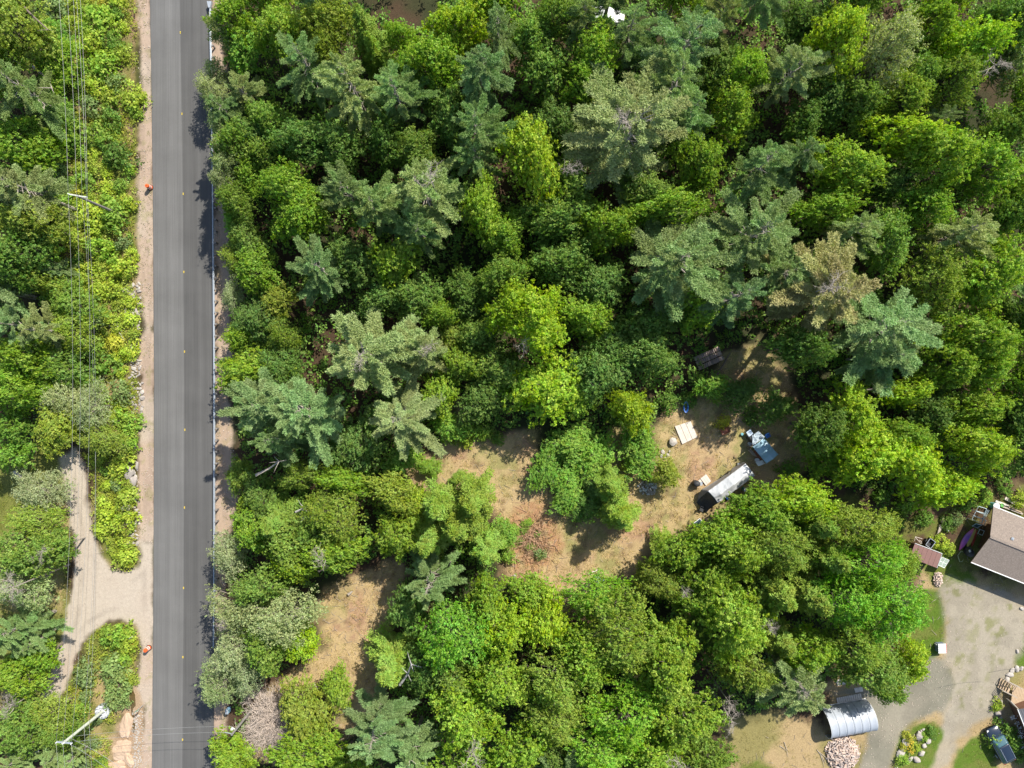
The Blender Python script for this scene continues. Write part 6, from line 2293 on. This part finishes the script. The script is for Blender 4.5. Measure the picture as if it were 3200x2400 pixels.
# white table-box on the lawn
t = thing("lawn_box", "small white ribbed box table with red edge on the lawn strip", "box", S(2932, 2019), math.radians(2))
for k in range(5):
    MB().box((0, -.46 + k * .23, .78), (.92, .2, .05)).build("slat", M_WHITE, t)
MB().box((.5, 0, .76), (.06, 1.15, .07)).build("edge_board", simple("red_trim", (.5, .1, .06), .6), t)
MB().box((0, 0, .38), (.84, 1.02, .72)).build("cabinet", simple("slate_side", (.14, .17, .22), .6), t, bevel=.01)
MB().tube([(-.6, .45, .3), (-.6, .45, .75)], .04, 6).build("tap_post", M_WHITE, t)

# parked car
carp = S(3113, 2317)
t = thing("parked_car", "dark blue-black hatchback parked at the lower right", "car", (carp.x, carp.y, .01), math.atan2(103, -54))
mp_, nt_, bs_ = new_mat("car_paint")
bs_.inputs["Base Color"].default_value = (.012, .02, .035, 1)
bs_.inputs["Roughness"].default_value = .25
bs_.inputs["Coat Weight"].default_value = 1.0
bs_.inputs["Coat Roughness"].default_value = .05
M_PAINT = mp_
st = [(-2.28, .62, .70, .45), (-2.2, .80, .95, .35), (-1.9, .88, 1.02, .28), (-1.0, .915, 1.03, .25), (0, .92, 1.02, .25), (.8, .91, 1.0, .25), (1.2, .90, .95, .25), (1.7, .86, .86, .28), (2.05, .76, .74, .32), (2.25, .52, .60, .42)]
rings_ = []
for x_, w_, z_, b0 in st:
    rings_.append([(x_, -w_ * .9, b0), (x_, -w_, b0 + .18), (x_, -w_, z_ - .18), (x_, -w_ * .93, z_ - .05), (x_, -w_ * .7, z_ + .01), (x_, 0, z_ + .04),
                   (x_, w_ * .7, z_ + .01), (x_, w_ * .93, z_ - .05), (x_, w_, z_ - .18), (x_, w_, b0 + .18), (x_, w_ * .9, b0)])
o = MB().loft(rings_).build("body", M_PAINT, t, smooth=True)


def cpatch(pts, name, mat, n=8, bulge=.04, lift=0.0):
    a, b_, c_, d_ = [Vector(p_) for p_ in pts]
    nrm_ = (b_ - a).cross(d_ - a).normalized()
    if nrm_.z < 0 and abs(nrm_.z) > .2:
        nrm_ = -nrm_
    vs, fs = [], []
    for i in range(n + 1):
        for j in range(n + 1):
            u_, v_ = i / n, j / n
            q_ = a.lerp(b_, u_).lerp(d_.lerp(c_, u_), v_)
            vs.append(q_ + nrm_ * (bulge * (1 - (2 * u_ - 1) ** 2) * (1 - .6 * (2 * v_ - 1) ** 2) + lift))
    for i in range(n):
        for j in range(n):
            k_ = i * (n + 1) + j
            fs.append((k_, k_ + n + 1, k_ + n + 2, k_ + 1))
    o = MB().add(vs, fs).build(name, mat, t, smooth=True)
    s = o.modifiers.new("solid", 'SOLIDIFY')
    s.thickness = .02
    return o


M_CGLASS = simple("car_glass", (.06, .13, .15), .05, noise=.05, spec=.8)
zt = 1.52
cpatch([(.30, -.62, zt), (.30, .62, zt), (-1.75, .60, zt - .03), (-1.75, -.60, zt - .03)], "roof", M_PAINT, bulge=.05)
cpatch([(1.08, -.78, .98), (1.08, .78, .98), (.32, .62, zt), (.32, -.62, zt)], "windscreen", M_CGLASS, bulge=.04)
cpatch([(-2.15, .72, .99), (-2.15, -.72, .99), (-1.77, -.60, zt - .03), (-1.77, .60, zt - .03)], "rear_window", M_CGLASS, bulge=.03)
for s_ in (-1, 1):
    cpatch([(1.05, s_ * .80, .98), (-2.1, s_ * .80, .99), (-1.76, s_ * .615, zt - .03), (.31, s_ * .635, zt)], "side_window", M_CGLASS, bulge=0)
    MB().tube([(.15, s_ * .56, zt + .05), (-1.6, s_ * .55, zt + .04)], .02, 5).build("roof_rail", M_GALV, t)
    MB().box((.85, s_ * 1.0, 1.0), (.14, .2, .13)).build("mirror", M_PAINT, t, bevel=.03)
    MB().box((2.02, s_ * .58, .68), (.24, .26, .12), -s_ * .35).build("headlight", M_WHITE, t, bevel=.04)
    MB().box((-2.22, s_ * .66, .82), (.1, .2, .2)).build("tail_light", simple("tail_red", (.4, .02, .02), .3), t, bevel=.02)
    for x_ in (-1.35, 1.35):
        w_ = MB().tube([(x_, s_ * .74, .33), (x_, s_ * .93, .33)], .33, 18).build("wheel", M_BLACK, t)
        MB().tube([(x_, s_ * .90, .33), (x_, s_ * .945, .33)], .2, 12).build("rim", M_GALV, w_)

# kayaks
def kayak(px0, py0, px1, py1, w, label, stops, z=.22, tilt=0.0):
    a, b_ = S(px0, py0, z), S(px1, py1, z)
    L = (b_ - a).length
    m, nt, bs = new_mat("kayak_plastic")
    tc = N(nt, "ShaderNodeTexCoord")
    sp = N(nt, "ShaderNodeSeparateXYZ")
    nt.links.new(tc.outputs["Object"], sp.inputs[0])
    mr = N(nt, "ShaderNodeMapRange")
    mr.inputs["From Min"].default_value = -L / 2
    mr.inputs["From Max"].default_value = L / 2
    nt.links.new(sp.outputs[0], mr.inputs["Value"])
    cr = N(nt, "ShaderNodeValToRGB")
    cr.color_ramp.elements[0].color = (*stops[0][1], 1)
    cr.color_ramp.elements[1].color = (*stops[-1][1], 1)
    for q_, c_ in stops[1:-1]:
        cr.color_ramp.elements.new(q_).color = (*c_, 1)
    nt.links.new(mr.outputs[0], cr.inputs["Fac"])
    nt.links.new(cr.outputs[0], bs.inputs["Base Color"])
    bs.inputs["Roughness"].default_value = .45
    c = (a + b_) / 2
    t = thing("kayak", label, "kayak", (c.x, c.y, 0), math.atan2((b_ - a).y, (b_ - a).x))
    rings_ = []
    for i in range(15):
        f = i / 14 * 2 - 1
        hw = max(.015, w / 2 * (1 - abs(f) ** 2.2))
        zz = .2 + .12 * f * f
        rings_.append([(f * L / 2, math.cos(a_) * hw, zz + math.sin(a_) * (.14 if math.sin(a_) > 0 else .2) * (1 - .5 * f * f)) for a_ in np.linspace(0, 6.2832, 15)[:-1]])
    MB().loft(rings_).build("hull", m, t, smooth=True)
    MB().tube([(math.cos(a_) * .38, math.sin(a_) * w * .3, .345) for a_ in np.linspace(0, 6.2832, 20)], .02, 5).build("cockpit_rim", m, t)
    MB().tube([(-L / 2 + .1, 0, .36), (-L / 2 + .02, 0, .36)], .03, 5).build("handle", M_BLACK, t)
    return t


kayak(2996, 1719, 3042, 1650, .74, "purple and pink kayak, left of three beside the house", [(0, (.55, .08, .28)), (.3, (.42, .12, .42)), (.6, (.22, .12, .42)), (1, (.62, .13, .20))])
kayak(3021, 1710, 3048, 1652, .62, "olive yellow kayak between the purple and red ones", [(0, (.46, .36, .08)), (.5, (.36, .29, .09)), (1, (.4, .3, .08))])
kayak(3035, 1708, 3052, 1656, .45, "dark red kayak nearest the house's brown wall", [(0, (.30, .03, .015)), (.5, (.25, .03, .015)), (1, (.3, .04, .02))])

# tubular frames by the kayaks
M_FRAME = simple("pale_frame", (.50, .62, .66), .4, metal=.2, noise=.05)


def quadframe(t, c, h, r=.035, z0=None, part="loop"):
    pts = [S(a, b_, hh) - Vector((t.location.x, t.location.y, 0)) for (a, b_), hh in zip(c, h)]
    MB().tube(pts + [pts[0]], r, 5, cap=False).build(part, M_FRAME, t)
    return pts


base = S(3072, 1610)
t = thing("tube_frame_rack", "pale tubular frame rack of three nested loops above the kayaks", "frame rack", base)
for c_, z_ in (([(3058, 1582), (3083, 1590), (3075, 1607), (3050, 1597)], 1.1), ([(3051, 1597), (3079, 1605), (3070, 1622), (3042, 1611)], 1.0), ([(3042, 1611), (3072, 1621), (3066, 1634), (3038, 1624)], .9)):
    pts = quadframe(t, c_, [z_] * 4)
    for q_ in pts:
        MB().tube([q_, (q_.x, q_.y, 0)], .028, 5).build("leg", M_FRAME, t)
for dx in (0, 3.5, 7):
    a, b_ = S(3084 + dx, 1592 + dx * .3, 1.12) - base, S(3067 + dx, 1626 + dx * .3, .95) - base
    MB().tube([a, b_], .025, 5).build("side_rail", M_FRAME, t)
t = thing("tube_stand", "small square tubular frame between kayaks and brown wall", "frame", S(3066, 1664))
pts = quadframe(t, [(3062, 1654), (3076, 1659), (3070, 1673), (3056, 1667)], [.5] * 4)
for q_ in pts:
    MB().tube([q_, (q_.x, q_.y, 0)], .025, 5).build("leg", M_FRAME, t)
t = thing("window_frame", "pale slanted window frame lying at the kayaks' upper tips", "window frame", S(3052, 1643))
pts = quadframe(t, [(3038, 1644), (3051, 1636), (3068, 1641), (3054, 1649)], [.15, .5, .5, .15], .045)
MB().add([q_ + Vector((0, 0, -.01)) for q_ in pts], [(0, 1, 2, 3)]).build("pane", M_GLASS, t)
t = thing("window_frame", "dark upright frame right of the tubular rack's lowest loop", "window frame", S(3077, 1630))
quadframe(t, [(3072, 1622), (3081, 1626), (3075, 1641), (3068, 1638)], [.7, .7, .3, .3], .04)
t = thing("metal_stand", "yellowish angular tube frame on the ground below the kayaks", "frame", S(3000, 1740))
pts = [S(a, b_, .12) - Vector((t.location.x, t.location.y, 0)) for a, b_ in [(3008, 1724), (3003, 1722), (2993, 1736), (2999, 1755), (3006, 1755), (3009, 1751)]]
MB().tube(pts, .045, 6).build("tube", simple("frame_yellow", (.38, .42, .22), .5), t)
t = thing("covered_machine", "black covered machine with white cap below the yellow kayak", "machine", S(3022, 1722), .4)
MB().loft([[(math.cos(a) * r_, math.sin(a) * r_ * 1.4, z_) for a in np.linspace(0, 6.2832, 11)[:-1]] for r_, z_ in ((.45, .02), (.48, .5), (.35, .85), (.1, .95))]).build("cover", M_DARK, t, smooth=True)
MB().box((-.15, .3, .9), (.2, .3, .12)).build("cap", M_WHITE, t, bevel=.03)

# red-brown shed with glass lean-to
M_REDROOF = simple("red_brown_roof", (.235, .125, .105), .75, noise=.1, nscale=2, dirt=(.22, .10, .085))
c4 = [S(2859, 1698, 2.0), S(2944, 1730, 2.0), S(2928, 1775, 1.8), S(2842, 1742, 1.8)]
ctr = sum(c4, Vector((0, 0, 0))) / 4
t = thing("garden_shed", "red-brown roofed shed half under the trees at the yard", "shed", (ctr.x, ctr.y, 0))
loc = [q_ - Vector((ctr.x, ctr.y, 0)) for q_ in c4]
for k in range(6):
    f0, f1 = k / 6 + .003, (k + 1) / 6 - .003
    p4 = [loc[0].lerp(loc[1], f0), loc[0].lerp(loc[1], f1), loc[3].lerp(loc[2], f1), loc[3].lerp(loc[2], f0)]
    MB().add([q_ for q_ in p4] + [q_ - Vector((0, 0, .05)) for q_ in p4], [(0, 3, 2, 1), (4, 5, 6, 7), (0, 1, 5, 4), (1, 2, 6, 5), (2, 3, 7, 6), (3, 0, 4, 7)]).build("roof_panel", M_REDROOF, t)
inn = [q_ * .93 for q_ in loc]
for k in range(4):
    a, b_ = inn[k], inn[(k + 1) % 4]
    MB().add([(a.x, a.y, 0), (b_.x, b_.y, 0), (b_.x, b_.y, 1.75), (a.x, a.y, 1.75)], [(0, 1, 2, 3)]).build("wall", M_BROWN, t)
for k in (0, 1):
    a, b_ = loc[k], loc[(k + 1) % 4]
    MB().tube([a + Vector((0, 0, .02)), b_ + Vector((0, 0, .02))], .035, 4).build("fascia", M_WHITE, t)
c4 = [S(2943, 1741, 1.3), S(2966, 1751, 1.0), S(2951, 1775, 1.0), S(2931, 1766, 1.3)]
ctr = sum(c4, Vector((0, 0, 0))) / 4
t = thing("cold_frame", "white-framed glass lean-to on the shed's right side", "cold frame", (ctr.x, ctr.y, 0))
loc = [q_ - Vector((ctr.x, ctr.y, 0)) for q_ in c4]
M_PANE = simple("old_glass", (.30, .36, .28), .15, noise=.2, nscale=5)
for k in range(2):
    for l_ in range(2):
        def uv(u_, v_):
            return loc[0].lerp(loc[1], u_).lerp(loc[3].lerp(loc[2], u_), v_)
        q4 = [uv(k / 2 + .03, l_ / 2 + .03), uv(k / 2 + .47, l_ / 2 + .03), uv(k / 2 + .47, l_ / 2 + .47), uv(k / 2 + .03, l_ / 2 + .47)]
        MB().add(q4, [(0, 3, 2, 1)]).build("pane", M_PANE, t)
for f in (0, .5, 1):
    MB().tube([loc[0].lerp(loc[1], f), loc[3].lerp(loc[2], f)], .035, 4).build("frame_bar", M_WHITE, t)
    MB().tube([loc[0].lerp(loc[3], f), loc[1].lerp(loc[2], f)], .035, 4).build("frame_bar", M_WHITE, t)
for q_ in loc:
    MB().tube([(q_.x, q_.y, 0), q_], .03, 4).build("post", M_WHITE, t)
for k in range(4):
    a, b_ = loc[k], loc[(k + 1) % 4]
    MB().add([(a.x, a.y, 0), (b_.x, b_.y, 0), (b_.x, b_.y, .5), (a.x, a.y, .5)], [(0, 1, 2, 3)]).build("side_board", M_RUST if k == 1 else M_WHITE, t)
t = thing("utility_trailer", "small black open box trailer behind the red-brown shed", "trailer", S(2897, 1694), .95)
MB().box((0, 0, .3), (.95, .75, .04)).build("floor_panel", M_DARK, t)
for c_, s_ in (((0, .38, .5), (1.0, .04, .4)), ((0, -.38, .5), (1.0, .04, .4)), ((-.48, 0, .5), (.04, .78, .4)), ((.48, 0, .5), (.04, .78, .4))):
    MB().box(c_, s_).build("side_panel", M_DARK, t)
    MB().box((c_[0], c_[1], .72), (s_[0] + .02, s_[1] + .02, .03)).build("top_rail", M_GALV, t)
for y_ in (-.48, .48):
    MB().tube([(0, y_ - .06, .25), (0, y_ + .06, .25)], .25, 12).build("wheel", M_BLACK, t)
MB().tube([(-.5, 0, .3), (-1.2, 0, .3)], .03, 5).build("drawbar", M_GALV, t)
t = thing("tube_stand", "bent pale tubes leaning left of the black trailer", "frame", S(2868, 1682))
for pts in ([(2858, 1690), (2860, 1677), (2882, 1684)], [(2860, 1678), (2868, 1688), (2874, 1694), (2876, 1699)], [(2872, 1688), (2879, 1692), (2880, 1699)]):
    MB().tube([S(a, b_, .5) - Vector((t.location.x, t.location.y, 0)) for a, b_ in pts], .035, 5).build("tube", M_PLY, t)

# house at the right edge
E1 = S(3035, 1756, 2.6)
ang = math.atan2(-66, 165)
t = thing("house", "brown house with grey-beige shingle roof at the right edge", "house", (E1.x, E1.y, 0), ang)
HL, HW, he, hr = 13.0, 6.95, 2.6, 3.95
M_SH1 = simple("shingles", (.24, .195, .16), .95, nscale=7, noise=.25, dirt=(.18, .145, .12))
for side in (0, 1):
    b = MB()
    nrow = 22
    for k in range(nrow):
        f0, f1 = k / nrow, (k + 1) / nrow
        y0 = HW / 2 * f0 if side == 0 else HW - HW / 2 * f0
        y1 = HW / 2 * f1 if side == 0 else HW - HW / 2 * f1
        z0, z1 = he + (hr - he) * f0, he + (hr - he) * f1
        vs = [(0, y0, z0 + .02), (HL, y0, z0 + .02), (HL, y1, z1), (0, y1, z1), (0, y0, z0 - .08), (HL, y0, z0 - .08), (HL, y1, z1 - .08), (0, y1, z1 - .08)]
        fs = [(0, 1, 2, 3), (7, 6, 5, 4), (0, 4, 5, 1), (3, 7, 4, 0), (1, 5, 6, 2)]
        if side:
            fs = [f[::-1] for f in fs]
        b.add(vs, fs)
    b.build("roof_slope", M_SH1, t)
MB().box((HL / 2, HW / 2, hr + .02), (HL, .28, .05)).build("ridge_cap", M_SH1, t)
MB().box((HL / 2, -.05, he - .02), (HL, .10, .12)).build("gutter", M_WHITE, t)
MB().box((HL / 2, HW + .05, he - .02), (HL, .10, .12)).build("gutter", M_WHITE, t)
for s_ in (0, 1):
    y0, y1 = (0, HW / 2) if s_ == 0 else (HW, HW / 2)
    MB().add([(-.02, y0, he - .1), (-.02, y1, hr - .1), (-.02, y1, hr + .03), (-.02, y0, he + .03)], [(0, 1, 2, 3)]).build("bargeboard", M_BROWN, t)
wi = 1.9
for k in range(14):                      # gable siding boards, the wall that faces the camera
    z0 = k * (hr - .3) / 14
    zc = z0 + (hr - .3) / 28
    half = HW / 2 - wi if zc < he - .2 else max(.15, (HW / 2) * (1 - (zc - he) / (hr - he)) - .3)
    MB().box((wi + .01 * (k % 2), HW / 2, zc), (.04, 2 * half, (hr - .3) / 14 - .012)).build("siding_board", M_BROWN, t)
MB().box((HL / 2, wi + .1, he / 2), (HL - 2 * wi, .1, he)).build("wall", M_BROWN, t)
MB().box((HL / 2, HW - wi - .1, he / 2), (HL - 2 * wi, .1, he)).build("wall", M_BROWN, t)
MB().box((HL - wi, HW / 2, he / 2), (.1, HW - 2 * wi, he)).build("wall", M_BROWN, t)
MB().tube([(2.6, HW / 2 + .75, hr - .75), (2.6, HW / 2 + .75, hr - .1)], .09, 8).box((2.6, HW / 2 + .75, hr - .18), (.3, .3, .06)).build("roof_vent", M_GALV, t)

# clutter behind the house
for k, (x0, y0, x1, y1, w_, mt, lab) in enumerate([(3112, 1566, 3180, 1590, .25, M_PLY, "long pale board on the ground behind the house"), (3120, 1578, 3196, 1606, .18, M_PLANK, "second long board along the house's back gutter"),
                                                  (3140, 1556, 3172, 1574, .35, M_PLY, "wide pale board above the long ones behind the house"), (3150, 1584, 3190, 1600, .12, M_DECK, "narrow brown board behind the house"),
                                                  (3165, 1568, 3200, 1580, .2, M_PLANK, "grey board at the right edge behind the house")]):
    a, b_ = S(x0, y0, .1), S(x1, y1, .1)
    o = MB().box((0, 0, .06 + .05 * k), ((b_ - a).length, w_, .06)).build("board", mt)
    o.location = ((a.x + b_.x) / 2, (a.y + b_.y) / 2, 0)
    o.rotation_euler = (0, 0, math.atan2((b_ - a).y, (b_ - a).x))
    tag(o, lab, "board")
bucket(3098, 1578, .4, .9, "teal water barrel with white cloth at the house's upper corner", M_TEAL, name="barrel", lid=M_WHITE)
bucket(3127, 1578, .22, .3, "green basin on the boards behind the house", simple("basin_green", (.15, .45, .08), .5), name="basin")

# deck, stairs and the second building at the right edge
ctr = S(3185, 2180)
t = thing("wooden_deck", "light brown wooden deck with slatted stair rail at the right edge", "deck", (ctr.x, ctr.y, 0))
hd = .9


def Lq(px, py, h):
    return S(px, py, h) - Vector((ctr.x, ctr.y, 0))


dp = [Lq(3166, 2139, hd), Lq(3240, 2168, hd), Lq(3222, 2236, hd), Lq(3184, 2216, hd), Lq(3160, 2192, hd)]
u0 = (dp[1] - dp[0])
for k in range(16):
    f0, f1 = k / 16 + .004, (k + 1) / 16 - .004
    a0, a1 = dp[0].lerp(dp[1], f0), dp[0].lerp(dp[1], f1)
    c0, c1 = dp[4].lerp(dp[2], f0), dp[4].lerp(dp[2], f1)
    p4 = [a0, a1, c1, c0]
    MB().prism([(q_.x, q_.y) for q_ in p4], hd - .05, hd).build("deck_board", M_DECK, t)
for q_ in dp[:4]:
    MB().box((q_.x * .97, q_.y * .97, hd / 2), (.12, .12, hd)).build("post", M_PLANK, t)
sa, sb = Lq(3146, 2128, 1.1), Lq(3196, 2153, 1.8)
sc_, sd_ = Lq(3135, 2159, 1.1), Lq(3179, 2181, 1.8)
for a, b_ in ((sa, sb), (sc_, sd_)):
    MB().box((a + b_) / 2, ((b_ - a).length, .09, .05), math.atan2((b_ - a).y, (b_ - a).x), -math.asin((b_ - a).z / (b_ - a).length)).build("handrail", M_PLANK, t)
    for k in range(8):
        q_ = a.lerp(b_, k / 7)
        z_ = max(0, q_.z - .95)
        MB().box((q_.x, q_.y, (z_ + q_.z) / 2), (.05, .05, q_.z - z_)).build("baluster", M_PLANK, t)
for k in range(5):
    f = (k + .5) / 5 * .62
    a, b_ = sa.lerp(sb, f), sc_.lerp(sd_, f)
    z_ = .18 * (k + 1) - .02
    MB().box(((a.x + b_.x) / 2, (a.y + b_.y) / 2, z_), ((b_ - a).length * .95, .24, .05), math.atan2((b_ - a).y, (b_ - a).x)).build("tread", M_DECK, t)
for k in range(9):
    q_ = Lq(3160 + 2.7 * k, 2192 + 2.8 * k, hd + .9)
    MB().box((q_.x, q_.y, hd + .45), (.05, .05, .9)).build("baluster", M_PLANK, t)
a, b_ = Lq(3159, 2191, hd + .92), Lq(3184, 2217, hd + .92)
MB().box((a + b_) / 2, ((b_ - a).length, .1, .05), math.atan2((b_ - a).y, (b_ - a).x)).build("handrail", M_PLANK, t)
R0 = S(3182, 2217, 2.4)
d1 = Vector((18, -46, 0)).normalized()
d2 = Vector((46, 18, 0)).normalized()
t = thing("house", "grey-roofed building corner at the right edge beyond the deck", "house", (R0.x, R0.y, 0), math.atan2(d1.y, d1.x))
# local x along the eave, local y to the building's depth (left-handed side handled by sign)
sg = 1 if d1.cross(d2).z > 0 else -1
b = MB()
for k in range(14):
    y0, y1 = sg * 3.0 * k / 14, sg * 3.0 * (k + 1) / 14
    z0, z1 = 2.4 + 1.4 * k / 14, 2.4 + 1.4 * (k + 1) / 14
    f = [(0, 1, 2, 3), (7, 6, 5, 4), (0, 4, 5, 1), (3, 7, 4, 0), (1, 5, 6, 2)]
    b.add([(0, y0, z0 + .02), (9, y0, z0 + .02), (9, y1, z1), (0, y1, z1), (0, y0, z0 - .08), (9, y0, z0 - .08), (9, y1, z1 - .08), (0, y1, z1 - .08)], f if sg > 0 else [q_[::-1] for q_ in f])
b.build("roof_slope", simple("grey_shingles", (.16, .16, .165), .95, nscale=7, noise=.15), t)
MB().box((4.5, -sg * .04, 2.36), (9, .08, .1)).build("gutter", M_WHITE, t)
MB().box((4.5, sg * .5, 1.2), (8.4, .12, 2.4)).build("wall", M_BROWN, t)
MB().box((.35, sg * 1.8, 1.2), (.12, 2.6, 2.4)).build("wall", M_BROWN, t)
# small white flowers in the shaded bed: nobody could count them
fb = MB()
rr_ = random.Random(4)
for (cx_, cy_) in [(3160, 2240), (3170, 2242), (3184, 2275), (3188, 2300), (3180, 2260), (3195, 2330), (3192, 2290)]:
    for k in range(14):
        p_ = S(cx_ + rr_.gauss(0, 4), cy_ + rr_.gauss(0, 4), .9)
        fb.box((p_.x, p_.y, .9 + rr_.uniform(-.1, .2)), (.07, .07, .02), rr_.uniform(0, 3))
for (cx_, cy_) in [(2845, 2330), (2840, 2340), (2850, 2345)]:
    pass
tag(fb.build("flower_heads", M_WHITE), kind="stuff")
fy = MB()
for (cx_, cy_, s_) in [(2842, 2333, 8), (2850, 2318, 7), (2850, 2350, 7)]:
    for k in range(26):
        p_ = S(cx_ + rr_.gauss(0, s_ * .6), cy_ + rr_.gauss(0, s_ * .6), .6)
        fy.box((p_.x, p_.y, rr_.uniform(.45, .7)), (.08, .08, .02), rr_.uniform(0, 3))
tag(fy.build("flower_heads", simple("yellow_petals", (.6, .42, .03), .6)), kind="stuff")
